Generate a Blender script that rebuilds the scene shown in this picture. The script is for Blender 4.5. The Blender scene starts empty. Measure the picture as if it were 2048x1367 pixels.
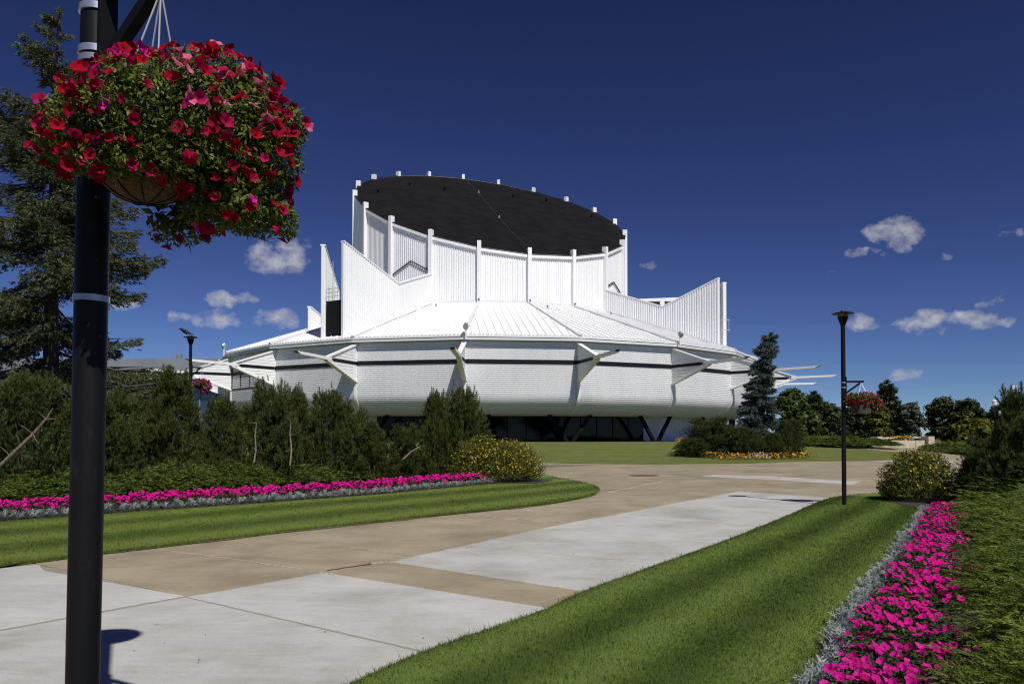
import bpy, math, random
import numpy as np
from mathutils import Vector, Matrix
from mathutils.geometry import delaunay_2d_cdt

scene = bpy.context.scene
COL = scene.collection
R = math.radians
PI = math.pi

# ------------------------------------------------------------------ camera
EYE = 1.65
F = 1562.0                      # focal length in photograph pixels (2048 wide)
PITCH = R(1.0)
CY = 872.0 - F * math.tan(PITCH)   # row of the principal point (rise of the lens)
cam_d = bpy.data.cameras.new('camera')
cam = bpy.data.objects.new('camera', cam_d)
COL.objects.link(cam)
cam.location = (0, 0, EYE)
cam.rotation_euler = (R(90) + PITCH, 0, 0)
cam_d.sensor_width = 36.0
cam_d.lens = F / 2048 * 36.0
cam_d.shift_y = (CY - 683.5) / 2048
cam_d.clip_start = 0.1
cam_d.clip_end = 9000
scene.camera = cam

# ------------------------------------------------------------------ sun and sky
SUN_AZ = R(27)                # sun stands behind the camera, this far to its right
SUN_EL = R(52)
SUNV = Vector((math.sin(SUN_AZ) * math.cos(SUN_EL), -math.cos(SUN_AZ) * math.cos(SUN_EL), math.sin(SUN_EL)))
sd = bpy.data.lights.new('sun', 'SUN')
sd.energy = 4.6
sd.angle = R(0.53)
sd.color = (1.0, 0.965, 0.91)
so = bpy.data.objects.new('sun', sd)
COL.objects.link(so)
so.rotation_euler = SUNV.to_track_quat('Z', 'Y').to_euler()
so.location = (20, -40, 60)

world = bpy.data.worlds.new('World')
scene.world = world
world.use_nodes = True
wt = world.node_tree
wn, wl = wt.nodes, wt.links
for n in list(wn):
    wn.remove(n)


def wnode(t, **kw):
    n = wn.new(t)
    for k, v in kw.items():
        setattr(n, k, v)
    return n


def wmath(op, a, b=None, c=None, clamp=False):
    n = wnode('ShaderNodeMath', operation=op, use_clamp=clamp)
    for i, v in enumerate((a, b, c)):
        if v is None:
            continue
        if isinstance(v, (int, float)):
            n.inputs[i].default_value = v
        else:
            wl.new(v, n.inputs[i])
    return n.outputs[0]


sky = wnode('ShaderNodeTexSky', sky_type='NISHITA')
sky.sun_disc = False
sky.sun_elevation = SUN_EL
sky.sun_rotation = math.atan2(SUNV.x, SUNV.y)
sky.altitude = 700
sky.air_density = 0.9
sky.dust_density = 0.0
sky.ozone_density = 3.0
tcs = wnode('ShaderNodeTexCoord')
lift = wnode('ShaderNodeVectorMath', operation='ADD')
lift.inputs[1].default_value = (0, 0, .04)
wl.new(tcs.outputs['Generated'], lift.inputs[0])
nrmv = wnode('ShaderNodeVectorMath', operation='NORMALIZE')
wl.new(lift.outputs[0], nrmv.inputs[0])
wl.new(nrmv.outputs[0], sky.inputs['Vector'])
# a polarising filter deepens the blue of the whole sky
gam = wnode('ShaderNodeGamma')
gam.inputs[1].default_value = 1.75
wl.new(sky.outputs[0], gam.inputs[0])
hsv = wnode('ShaderNodeHueSaturation')
hsv.inputs['Hue'].default_value = 0.513
hsv.inputs['Saturation'].default_value = 0.97
hsv.inputs['Value'].default_value = 0.19
wl.new(gam.outputs[0], hsv.inputs['Color'])
# clouds: small fair-weather cumulus, each at its own direction
tc = wnode('ShaderNodeTexCoord')
sep = wnode('ShaderNodeSeparateXYZ')
wl.new(tc.outputs['Generated'], sep.inputs[0])
ysafe = wmath('MAXIMUM', sep.outputs[1], 0.02)
cu = wmath('DIVIDE', sep.outputs[0], ysafe)
cv = wmath('DIVIDE', sep.outputs[2], ysafe)
comb = wnode('ShaderNodeCombineXYZ')
wl.new(cu, comb.inputs[0])
wl.new(cv, comb.inputs[1])
CLOUDS = [  # column, row, half width, half height (photograph pixels), strength
    (558, 514, 84, 44, 1.0), (462, 598, 62, 22, .95), (432, 637, 60, 24, .95), (546, 637, 52, 24, .7),
    (360, 637, 26, 16, .55), (1794, 462, 62, 42, .95), (1735, 503, 48, 13, .6), (1690, 542, 34, 14, .42),
    (1722, 645, 40, 28, .75), (1842, 642, 56, 34, 1.0), (1885, 660, 40, 16, .6), (1962, 640, 82, 22, .95),
    (2018, 463, 34, 20, .45), (1812, 750, 40, 15, .8), (1757, 617, 26, 12, .4), (1985, 606, 36, 14, .35),
    (1300, 528, 26, 10, .4), (1616, 657, 16, 10, .4), (1885, 510, 24, 10, .3), (240, 606, 44, 14, .7),
    (2240, 560, 90, 34, .9), (-180, 600, 90, 34, .9), (2500, 650, 120, 30, .9), (-420, 690, 110, 28, .8),
]
best = None
for (cx, cyy, hw, hh, st) in CLOUDS:
    sub = wnode('ShaderNodeVectorMath', operation='SUBTRACT')
    wl.new(comb.outputs[0], sub.inputs[0])
    sub.inputs[1].default_value = ((cx - 1024) / F, (872 - cyy) / F, 0)
    mul = wnode('ShaderNodeVectorMath', operation='MULTIPLY')
    wl.new(sub.outputs[0], mul.inputs[0])
    mul.inputs[1].default_value = (F / hw, F / hh, 0)
    dot = wnode('ShaderNodeVectorMath', operation='DOT_PRODUCT')
    wl.new(mul.outputs[0], dot.inputs[0])
    wl.new(mul.outputs[0], dot.inputs[1])
    v = wmath('MULTIPLY_ADD', dot.outputs['Value'], -st, st)
    best = v if best is None else wmath('MAXIMUM', best, v)
best = wmath('MAXIMUM', best, -1.0)
mp = wnode('ShaderNodeMapping')
mp.inputs['Scale'].default_value = (1.0, 1.35, 1.0)
wl.new(comb.outputs[0], mp.inputs[0])
nz = wnode('ShaderNodeTexNoise')
nz.inputs['Scale'].default_value = 30
nz.inputs['Detail'].default_value = 9
nz.inputs['Roughness'].default_value = 0.56
wl.new(mp.outputs[0], nz.inputs['Vector'])
dens = wmath('MULTIPLY_ADD', nz.outputs[0], 3.6, -2.02)
dens = wmath('ADD', dens, best)
dens = wmath('MULTIPLY', dens, 0.72, clamp=True)
dens = wmath('SMOOTH_MIN', dens, 0.86, 0.25)
front = wmath('GREATER_THAN', sep.outputs[1], 0.05)
dens = wmath('MULTIPLY', dens, front, clamp=True)
nz2 = wnode('ShaderNodeTexNoise')
nz2.inputs['Scale'].default_value = 45
nz2.inputs['Detail'].default_value = 4
wl.new(mp.outputs[0], nz2.inputs['Vector'])
rmp = wnode('ShaderNodeValToRGB')
rmp.color_ramp.elements[0].position = 0.3
rmp.color_ramp.elements[0].color = (4.2, 4.2, 4.8, 1)
rmp.color_ramp.elements[1].position = 0.72
rmp.color_ramp.elements[1].color = (9.5, 9.2, 9.0, 1)
wl.new(nz2.outputs[0], rmp.inputs[0])
mixc = wnode('ShaderNodeMixRGB')
wl.new(dens, mixc.inputs[0])
wl.new(hsv.outputs[0], mixc.inputs[1])
wl.new(rmp.outputs[0], mixc.inputs[2])
bg = wnode('ShaderNodeBackground')
bg.inputs[1].default_value = 0.08
wl.new(mixc.outputs[0], bg.inputs[0])
wo = wnode('ShaderNodeOutputWorld')
wl.new(bg.outputs[0], wo.inputs[0])

scene.view_settings.view_transform = 'Standard'
scene.view_settings.look = 'None'
scene.view_settings.exposure = 0.0
scene.view_settings.gamma = 1.0
scene.render.engine = 'CYCLES'
scene.cycles.use_denoising = True
scene.cycles.denoising_prefilter = 'ACCURATE'
scene.cycles.denoising_input_passes = 'RGB_ALBEDO_NORMAL'
scene.cycles.use_adaptive_sampling = False
scene.cycles.filter_width = 1.15
scene.cycles.max_bounces = 6
scene.cycles.transparent_max_bounces = 8
scene.cycles.sample_clamp_indirect = 4


# ------------------------------------------------------------------ helpers
def at(px, py, Y):
    """the point of the place seen at a photograph pixel, at distance Y ahead"""
    u = (px - 1024) / F
    v = (CY - py) / F
    dx, dy, dz = u, math.cos(PITCH) - v * math.sin(PITCH), math.sin(PITCH) + v * math.cos(PITCH)
    t = Y / dy
    return Vector((dx * t, Y, EYE + dz * t))


def gp(px, py, z=0.0):
    u = (px - 1024) / F
    v = (CY - py) / F
    dx, dy, dz = u, math.cos(PITCH) - v * math.sin(PITCH), math.sin(PITCH) + v * math.cos(PITCH)
    t = (z - EYE) / dz
    return (dx * t, dy * t)


def link(name, me, mat=None, parent=None):
    o = bpy.data.objects.new(name, me)
    COL.objects.link(o)
    if mat is not None and me is not None and not me.materials:
        me.materials.append(mat)
    if parent is not None:
        o.parent = parent
    return o


def tag(o, label=None, cat=None, group=None, kind=None):
    if label:
        o['label'] = label
    if cat:
        o['category'] = cat
    if group:
        o['group'] = group
    if kind:
        o['kind'] = kind
    return o


def empty(name, loc=(0, 0, 0), rz=0.0, label=None, cat=None, group=None):
    o = bpy.data.objects.new(name, None)
    COL.objects.link(o)
    o.location = loc
    o.rotation_euler = (0, 0, rz)
    return tag(o, label, cat, group)


def npmesh(name, V, Fc, mat=None, smooth=False):
    """fast mesh from an (n,3) array and an (m,3|4) index array"""
    V = np.asarray(V, dtype=np.float32)
    Fc = np.asarray(Fc, dtype=np.int32)
    k = Fc.shape[1]
    me = bpy.data.meshes.new(name)
    me.vertices.add(len(V))
    me.vertices.foreach_set('co', V.ravel())
    me.loops.add(Fc.size)
    me.loops.foreach_set('vertex_index', Fc.ravel())
    me.polygons.add(len(Fc))
    me.polygons.foreach_set('loop_start', np.arange(0, Fc.size, k, dtype=np.int32))
    me.update(calc_edges=True)
    me.validate()
    if smooth:
        me.polygons.foreach_set('use_smooth', np.ones(len(me.polygons), dtype=bool))
    if mat is not None:
        me.materials.append(mat)
    return me


class MB:
    """collects simple solids into one mesh"""

    def __init__(self):
        self.v, self.f = [], []

    def poly(self, pts):
        b = len(self.v)
        self.v += [tuple(p) for p in pts]
        self.f.append(tuple(range(b, b + len(pts))))
        return self

    def hexa(self, a, b):
        """solid between two quads a and b (same winding)"""
        s = len(self.v)
        self.v += [tuple(p) for p in a] + [tuple(p) for p in b]
        n = len(a)
        self.f.append(tuple(s + i for i in reversed(range(n))))
        self.f.append(tuple(s + n + i for i in range(n)))
        for i in range(n):
            j = (i + 1) % n
            self.f.append((s + i, s + j, s + n + j, s + n + i))
        return self

    def box(self, x0, x1, y0, y1, z0, z1):
        return self.hexa([(x0, y0, z0), (x1, y0, z0), (x1, y1, z0), (x0, y1, z0)],
                         [(x0, y0, z1), (x1, y0, z1), (x1, y1, z1), (x0, y1, z1)])

    def bar(self, p0, p1, w, h, up=(0, 0, 1)):
        p0, p1 = Vector(p0), Vector(p1)
        d = (p1 - p0).normalized()
        s = d.cross(Vector(up))
        if s.length < 1e-4:
            s = d.cross(Vector((1, 0, 0)))
        s.normalize()
        u = s.cross(d)
        q = [s * (w / 2) + u * (h / 2), s * (-w / 2) + u * (h / 2), s * (-w / 2) - u * (h / 2), s * (w / 2) - u * (h / 2)]
        return self.hexa([p0 + e for e in q], [p1 + e for e in q])

    def tube(self, pts, rads, n=10, cap=True):
        pts = [Vector(p) for p in pts]
        if not hasattr(rads, '__len__'):
            rads = [rads] * len(pts)
        base = len(self.v)
        ref = None
        for i, p in enumerate(pts):
            d = (pts[min(i + 1, len(pts) - 1)] - pts[max(i - 1, 0)]).normalized()
            if ref is None:
                ref = Vector((1, 0, 0)) if abs(d.x) < .9 else Vector((0, 1, 0))
            a = (ref - d * ref.dot(d)).normalized()
            ref = a
            b = d.cross(a)
            for j in range(n):
                t = 2 * PI * j / n
                self.v.append(tuple(p + (a * math.cos(t) + b * math.sin(t)) * rads[i]))
        for i in range(len(pts) - 1):
            for j in range(n):
                k = (j + 1) % n
                self.f.append((base + i * n + j, base + i * n + k, base + (i + 1) * n + k, base + (i + 1) * n + j))
        if cap:
            self.f.append(tuple(base + j for j in reversed(range(n))))
            self.f.append(tuple(base + (len(pts) - 1) * n + j for j in range(n)))
        return self

    def lathe(self, prof, n=24, c=(0, 0, 0)):
        base = len(self.v)
        for (r, z) in prof:
            for j in range(n):
                t = 2 * PI * j / n
                self.v.append((c[0] + r * math.cos(t), c[1] + r * math.sin(t), c[2] + z))
        for i in range(len(prof) - 1):
            for j in range(n):
                k = (j + 1) % n
                self.f.append((base + i * n + j, base + i * n + k, base + (i + 1) * n + k, base + (i + 1) * n + j))
        self.f.append(tuple(base + j for j in reversed(range(n))))
        self.f.append(tuple(base + (len(prof) - 1) * n + j for j in range(n)))
        return self

    def mesh(self, name, mat=None, smooth=False):
        me = bpy.data.meshes.new(name)
        me.from_pydata(self.v, [], self.f)
        me.update()
        if smooth:
            me.polygons.foreach_set('use_smooth', np.ones(len(me.polygons), dtype=bool))
            try:
                me.set_sharp_from_angle(angle=R(35))
            except Exception:
                pass
        if mat is not None:
            me.materials.append(mat)
        return me

    def build(self, name, mat, parent=None, smooth=False):
        return link(name, self.mesh(name, mat, smooth), None, parent)


def copy_tree(o, parent=None):
    c = o.copy()
    COL.objects.link(c)
    c.parent = parent
    for ch in [x for x in o.children]:
        copy_tree(ch, c)
    return c


# ------------------------------------------------------------------ materials
def new_mat(name):
    m = bpy.data.materials.new(name)
    m.use_nodes = True
    nt = m.node_tree
    b = nt.nodes['Principled BSDF']
    return m, nt, b


def nd(nt, t, **kw):
    n = nt.nodes.new(t)
    for k, v in kw.items():
        if k in n.inputs:
            n.inputs[k].default_value = v
        else:
            setattr(n, k, v)
    return n


def ramp(nt, fac, stops):
    r = nt.nodes.new('ShaderNodeValToRGB')
    e = r.color_ramp.elements
    while len(e) < len(stops):
        e.new(0.5)
    for i, (p, c) in enumerate(stops):
        e[i].position = p
        e[i].color = (c[0], c[1], c[2], 1)
    nt.links.new(fac, r.inputs[0])
    return r.outputs[0]


def paint(name, col, rough=.45, var=.06, scale=1.5, metallic=0.0, bump=0.0, bscale=30):
    m, nt, b = new_mat(name)
    tcn = nd(nt, 'ShaderNodeNewGeometry')
    n = nd(nt, 'ShaderNodeTexNoise', Scale=scale, Detail=5.0, Roughness=.6)
    nt.links.new(tcn.outputs['Position'], n.inputs['Vector'])
    lo = [c * (1 - var * 1.6) for c in col]
    hi = [min(1, c * (1 + var)) for c in col]
    nt.links.new(ramp(nt, n.outputs[0], [(.3, lo), (.65, hi)]), b.inputs['Base Color'])
    b.inputs['Roughness'].default_value = rough
    b.inputs['Metallic'].default_value = metallic
    if bump:
        n2 = nd(nt, 'ShaderNodeTexNoise', Scale=bscale, Detail=4.0)
        nt.links.new(tcn.outputs['Position'], n2.inputs['Vector'])
        bp = nd(nt, 'ShaderNodeBump', Strength=bump, Distance=.02)
        nt.links.new(n2.outputs[0], bp.inputs['Height'])
        nt.links.new(bp.outputs[0], b.inputs['Normal'])
    return m


def leafmat(name, cols, trans=.25, rough=.55, pos=None, rw=1.0):
    """foliage: colour picked per leaf island, a little light passes through"""
    m, nt, b = new_mat(name)
    g = nd(nt, 'ShaderNodeNewGeometry')
    n = nd(nt, 'ShaderNodeTexNoise', Scale=pos or 1.3, Detail=2.0)
    nt.links.new(g.outputs['Position'], n.inputs['Vector'])
    a = nd(nt, 'ShaderNodeMath', operation='MULTIPLY_ADD')
    nt.links.new(n.outputs[0], a.inputs[0])
    a.inputs[1].default_value = .9 + (1 - rw) * 1.9
    ri = nd(nt, 'ShaderNodeMath', operation='MULTIPLY_ADD')
    nt.links.new(g.outputs['Random Per Island'], ri.inputs[0])
    ri.inputs[1].default_value = rw
    ri.inputs[2].default_value = -(1 - rw) * .45
    nt.links.new(ri.outputs[0], a.inputs[2])
    s = nd(nt, 'ShaderNodeMath', operation='MULTIPLY')
    nt.links.new(a.outputs[0], s.inputs[0])
    s.inputs[1].default_value = .53
    k = len(cols)
    c = ramp(nt, s.outputs[0], [(.12 + .76 * i / max(1, k - 1), cc) for i, cc in enumerate(cols)])
    nt.links.new(c, b.inputs['Base Color'])
    b.inputs['Roughness'].default_value = rough
    b.inputs['Specular IOR Level'].default_value = .25
    tr = nd(nt, 'ShaderNodeBsdfTranslucent')
    nt.links.new(c, tr.inputs[0])
    mx = nd(nt, 'ShaderNodeMixShader')
    mx.inputs[0].default_value = trans
    nt.links.new(b.outputs[0], mx.inputs[1])
    nt.links.new(tr.outputs[0], mx.inputs[2])
    nt.links.new(mx.outputs[0], nt.nodes['Material Output'].inputs[0])
    return m


def petalmat(name, cols, throat, island=False, rad=.03):
    m, nt, b = new_mat(name)
    if island:
        g = nd(nt, 'ShaderNodeNewGeometry')
        rnd = g.outputs['Random Per Island']
    else:
        g = nd(nt, 'ShaderNodeObjectInfo')
        rnd = g.outputs['Random']
    k = len(cols)
    c = ramp(nt, rnd, [(i / max(1, k - 1), cc) for i, cc in enumerate(cols)])
    if not island:
        t = nd(nt, 'ShaderNodeTexCoord')
        ln = nd(nt, 'ShaderNodeVectorMath', operation='LENGTH')
        nt.links.new(t.outputs['Object'], ln.inputs[0])
        mr = nd(nt, 'ShaderNodeMapRange')
        mr.inputs[1].default_value = rad * .12
        mr.inputs[2].default_value = rad * .5
        nt.links.new(ln.outputs['Value'], mr.inputs[0])
        mx = nd(nt, 'ShaderNodeMixRGB')
        nt.links.new(mr.outputs[0], mx.inputs[0])
        mx.inputs[1].default_value = (*throat, 1)
        nt.links.new(c, mx.inputs[2])
        c = mx.outputs[0]
    nt.links.new(c, b.inputs['Base Color'])
    b.inputs['Roughness'].default_value = .7
    b.inputs['Specular IOR Level'].default_value = .08
    tr = nd(nt, 'ShaderNodeBsdfTranslucent')
    nt.links.new(c, tr.inputs[0])
    ms = nd(nt, 'ShaderNodeMixShader')
    ms.inputs[0].default_value = .3
    nt.links.new(b.outputs[0], ms.inputs[1])
    nt.links.new(tr.outputs[0], ms.inputs[2])
    nt.links.new(ms.outputs[0], nt.nodes['Material Output'].inputs[0])
    return m


M = {}
def cladding(name, col, rough, streak, var, tint=(.93, .90, .84)):
    """painted metal cladding, rain streaks and faint panel to panel differences"""
    m, nt, b = new_mat(name)
    g = nd(nt, 'ShaderNodeNewGeometry')
    mpn = nd(nt, 'ShaderNodeMapping')
    mpn.inputs['Scale'].default_value = (1.6, 1.6, .09)
    nt.links.new(g.outputs['Position'], mpn.inputs[0])
    n = nd(nt, 'ShaderNodeTexNoise', Scale=1.4, Detail=7.0, Roughness=.7)
    nt.links.new(mpn.outputs[0], n.inputs['Vector'])
    n2 = nd(nt, 'ShaderNodeTexNoise', Scale=.22, Detail=4.0)
    nt.links.new(g.outputs['Position'], n2.inputs['Vector'])
    oi = nd(nt, 'ShaderNodeObjectInfo')
    c1 = ramp(nt, n.outputs[0], [(.28, [1 - streak * (1.6 - t) for t in tint]), (.56, (1, 1, 1))])
    c2 = ramp(nt, n2.outputs[0], [(.3, (1 - var,) * 3), (.7, (1, 1, 1))])
    c3 = ramp(nt, oi.outputs['Random'], [(0, (1 - var,) * 3), (1, (1, 1, 1))])
    last = None
    for c in (c1, c2, c3):
        mx = nd(nt, 'ShaderNodeMixRGB', blend_type='MULTIPLY')
        mx.inputs[0].default_value = 1
        if last is None:
            mx.inputs[1].default_value = (*col, 1)
        else:
            nt.links.new(last, mx.inputs[1])
        nt.links.new(c, mx.inputs[2])
        last = mx.outputs[0]
    nt.links.new(last, b.inputs['Base Color'])
    b.inputs['Roughness'].default_value = rough
    return m


M['white'] = cladding('white_metal', (.84, .84, .84), .42, .07, .04)
M['white_panel'] = cladding('white_panel', (.84, .845, .85), .5, .10, .04)
M['white_roof'] = cladding('white_roof', (.84, .84, .84), .45, .05, .05)
M['fascia'] = cladding('fascia', (.70, .71, .73), .4, .14, .05)
M['grey_trim'] = paint('grey_trim', (.42, .44, .46), .5, .08, 2)
M['cable'] = paint('dull_cable', (.07, .07, .075), .6, .1, 3)
M['annex'] = paint('annex_cladding', (.20, .22, .25), .6, .08, .3)
M['galv'] = paint('galvanised', (.45, .47, .50), .35, .12, 30, .7)
M['black_band'] = paint('black_band', (.012, .012, .014), .5, .1, 2)
M['black_roof'] = paint('black_roof', (.0075, .0075, .0085), .95, .25, .5, bump=.3, bscale=9)
M['dark_steel'] = paint('dark_steel', (.006, .006, .007), .6, .15, 3)
M['rusty'] = paint('rusty_iron', (.12, .045, .03), .8, .3, 25)
M['brown_box'] = paint('brown_box', (.06, .05, .045), .7, .2, 3)
M['tan_wall'] = paint('tan_stone', (.50, .43, .33), .85, .12, 3, bump=.3)
M['cap_stone'] = paint('cap_stone', (.52, .52, .50), .8, .1, 3)
M['amber'] = paint('amber_lens', (.22, .12, .03), .3, .1, 8)
M['bird'] = paint('bird_feathers', (.010, .010, .013), .45, .2, 40)
M['bark'] = paint('bark', (.06, .05, .042), .9, .3, 9, bump=.6)
M['pine_bark'] = paint('pine_bark', (.10, .078, .058), .9, .3, 12, bump=.5)
M['pale_bark'] = paint('pale_bark', (.20, .16, .12), .9, .3, 12, bump=.5)
M['soil'] = paint('soil', (.035, .025, .018), .95, .35, 6, bump=.7, bscale=25)
M['thatch'] = paint('dry_thatch', (.12, .085, .045), .95, .45, 22, bump=.8, bscale=60)
M['coir'] = paint('coir', (.12, .065, .030), .95, .35, 45, bump=.9, bscale=120)
M['wire'] = paint('wire', (.55, .55, .55), .4, .1, 10, .4)
M['wood'] = paint('wood_staves', (.07, .05, .042), .8, .3, 12)
M['band'] = paint('steel_band', (.62, .66, .72), .3, .08, 25, .75)

for k_ in ('black_roof', 'black_band', 'dark_steel'):
    M[k_].node_tree.nodes['Principled BSDF'].inputs['Specular IOR Level'].default_value = .12

# lamp post paint: dark, scuffed
m, nt, b = new_mat('post_paint')
g = nd(nt, 'ShaderNodeNewGeometry')
n = nd(nt, 'ShaderNodeTexNoise', Scale=9.0, Detail=8.0, Roughness=.72)
mpn = nd(nt, 'ShaderNodeMapping')
mpn.inputs['Scale'].default_value = (1, 1, .45)
nt.links.new(g.outputs['Position'], mpn.inputs[0])
nt.links.new(mpn.outputs[0], n.inputs['Vector'])
nt.links.new(ramp(nt, n.outputs[0], [(.3, (.0045, .0045, .0055)), (.6, (.007, .007, .009)), (.76, (.022, .023, .027))]), b.inputs['Base Color'])
b.inputs['Roughness'].default_value = .5
b.inputs['Specular IOR Level'].default_value = .22
M['post'] = m

# window glass: dark, reflective
m, nt, b = new_mat('dark_glass')
b.inputs['Base Color'].default_value = (.0018, .002, .003, 1)
b.inputs['Roughness'].default_value = .04
b.inputs['Specular IOR Level'].default_value = .14
M['glass'] = m
m, nt, b = new_mat('blue_glass')
b.inputs['Base Color'].default_value = (.02, .04, .10, 1)
b.inputs['Roughness'].default_value = .08
b.inputs['Specular IOR Level'].default_value = .8
M['blue_glass'] = m
m, nt, b = new_mat('grey_blind_glass')
b.inputs['Base Color'].default_value = (.20, .21, .22, 1)
b.inputs['Roughness'].default_value = .2
M['blind_glass'] = m


def concrete(name, c0, c1, c2, speck=.0, rough=.85, stain=.5):
    m, nt, b = new_mat(name)
    g = nd(nt, 'ShaderNodeNewGeometry')
    oi = nd(nt, 'ShaderNodeObjectInfo')
    n1 = nd(nt, 'ShaderNodeTexNoise', Scale=.9, Detail=7.0, Roughness=.65)
    n2 = nd(nt, 'ShaderNodeTexNoise', Scale=90.0, Detail=3.0, Roughness=.7)
    n3 = nd(nt, 'ShaderNodeTexNoise', Scale=5.0, Detail=6.0, Roughness=.6)
    mpx = nd(nt, 'ShaderNodeMapping')
    mpx.inputs['Rotation'].default_value = (0, 0, R(35))
    mpx.inputs['Scale'].default_value = (.35, 2.2, 1)
    nt.links.new(g.outputs['Position'], mpx.inputs[0])
    nt.links.new(g.outputs['Position'], n1.inputs['Vector'])
    nt.links.new(g.outputs['Position'], n2.inputs['Vector'])
    nt.links.new(mpx.outputs[0], n3.inputs['Vector'])
    a = nd(nt, 'ShaderNodeMath', operation='MULTIPLY_ADD')
    nt.links.new(n3.outputs[0], a.inputs[0])
    a.inputs[1].default_value = .45
    nt.links.new(n1.outputs[0], a.inputs[2])
    a2 = nd(nt, 'ShaderNodeMath', operation='MULTIPLY_ADD')
    nt.links.new(oi.outputs['Random'], a2.inputs[0])
    a2.inputs[1].default_value = .16
    nt.links.new(a.outputs[0], a2.inputs[2])
    c = ramp(nt, a2.outputs[0], [(.5, c0), (.78, c1), (1.0, c2)])
    mx = nd(nt, 'ShaderNodeMixRGB', blend_type='MULTIPLY')
    mx.inputs[0].default_value = 1
    nt.links.new(c, mx.inputs[1])
    nt.links.new(ramp(nt, n2.outputs[0], [(.25, (1 - speck,) * 3), (.55, (1, 1, 1)), (.8, (1 + speck * .5,) * 3)]), mx.inputs[2])
    n4 = nd(nt, 'ShaderNodeTexNoise', Scale=.45, Detail=9.0, Roughness=.72, Distortion=.6)
    nt.links.new(g.outputs['Position'], n4.inputs['Vector'])
    n5 = nd(nt, 'ShaderNodeTexVoronoi', Scale=1.1)
    nt.links.new(g.outputs['Position'], n5.inputs['Vector'])
    mx2 = nd(nt, 'ShaderNodeMixRGB', blend_type='MULTIPLY')
    mx2.inputs[0].default_value = 1
    nt.links.new(mx.outputs[0], mx2.inputs[1])
    nt.links.new(ramp(nt, n4.outputs[0], [(.36, (.80, .79, .77)), (.5, (.97, .97, .97)), (.7, (1.04, 1.04, 1.04))]), mx2.inputs[2])
    mx = nd(nt, 'ShaderNodeMixRGB', blend_type='MULTIPLY')
    mx.inputs[0].default_value = 1
    nt.links.new(mx2.outputs[0], mx.inputs[1])
    nt.links.new(ramp(nt, n5.outputs['Distance'], [(.015, (.55, .52, .48)), (.035, (1, 1, 1))]), mx.inputs[2])
    nt.links.new(mx.outputs[0], b.inputs['Base Color'])
    b.inputs['Roughness'].default_value = rough
    bp = nd(nt, 'ShaderNodeBump', Strength=.25, Distance=.004)
    nt.links.new(n2.outputs[0], bp.inputs['Height'])
    nt.links.new(bp.outputs[0], b.inputs['Normal'])
    return m


M['tan_conc'] = concrete('tan_concrete', (.19, .153, .098), (.29, .24, .16), (.36, .302, .21), .38)
M['pale_conc'] = concrete('pale_concrete', (.335, .325, .30), (.44, .43, .405), (.51, .495, .47), .2)
M['bedding'] = concrete('concrete_joint', (.22, .21, .185), (.27, .26, .235), (.32, .31, .28), .2)
M['joint'] = concrete('joint_filler', (.10, .08, .055), (.15, .12, .085), (.2, .17, .12), .3)
M['sealant'] = concrete('pale_sealant', (.40, .35, .26), (.46, .40, .30), (.5, .45, .36), .2)


def grassmat(name, dark, light, stripe_deg, period, depth, dry=None, dryamt=0.0, nscale=.6):
    m, nt, b = new_mat(name)
    g = nd(nt, 'ShaderNodeNewGeometry')
    mpx = nd(nt, 'ShaderNodeMapping')
    mpx.vector_type = 'POINT'
    mpx.inputs['Rotation'].default_value = (0, 0, R(stripe_deg))
    nt.links.new(g.outputs['Position'], mpx.inputs[0])
    w = nd(nt, 'ShaderNodeTexWave', Scale=.314 / period * 1.0, Distortion=1.1, Detail=3.0)
    w.inputs['Detail Scale'].default_value = 1.0
    w.bands_direction = 'X'
    nt.links.new(mpx.outputs[0], w.inputs['Vector'])
    n1 = nd(nt, 'ShaderNodeTexNoise', Scale=nscale, Detail=8.0, Roughness=.7)
    n2 = nd(nt, 'ShaderNodeTexNoise', Scale=38.0, Detail=5.0, Roughness=.75)
    nt.links.new(g.outputs['Position'], n1.inputs['Vector'])
    nt.links.new(g.outputs['Position'], n2.inputs['Vector'])
    n3 = nd(nt, 'ShaderNodeTexNoise', Scale=2.3, Detail=6.0, Roughness=.7)
    nt.links.new(g.outputs['Position'], n3.inputs['Vector'])
    acc = None
    for src, k in ((w.outputs['Fac'], depth), (n2.outputs[0], .44), (n3.outputs[0], .48), (g.outputs['Random Per Island'], .13)):
        f = nd(nt, 'ShaderNodeMath', operation='MULTIPLY_ADD')
        nt.links.new(src, f.inputs[0])
        f.inputs[1].default_value = k
        if acc is None:
            f.inputs[2].default_value = 0
        else:
            nt.links.new(acc, f.inputs[2])
        acc = f.outputs[0]
    c = ramp(nt, acc, [(.34, dark), (.50 + depth * .5, [a * .45 + b_ * .55 for a, b_ in zip(dark, light)]), (.66 + depth * .7, light)])
    if dry:
        mx = nd(nt, 'ShaderNodeMixRGB')
        fac = ramp(nt, n1.outputs[0], [(.5 - dryamt * .3, (0, 0, 0)), (.72, (dryamt,) * 3)])
        nt.links.new(fac, mx.inputs[0])
        nt.links.new(c, mx.inputs[1])
        mx.inputs[2].default_value = (*dry, 1)
        c = mx.outputs[0]
    nt.links.new(c, b.inputs['Base Color'])
    b.inputs['Roughness'].default_value = .7
    b.inputs['Specular IOR Level'].default_value = .15
    bp = nd(nt, 'ShaderNodeBump', Strength=.9, Distance=.03)
    nt.links.new(n2.outputs[0], bp.inputs['Height'])
    nt.links.new(bp.outputs[0], b.inputs['Normal'])
    return m


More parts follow.
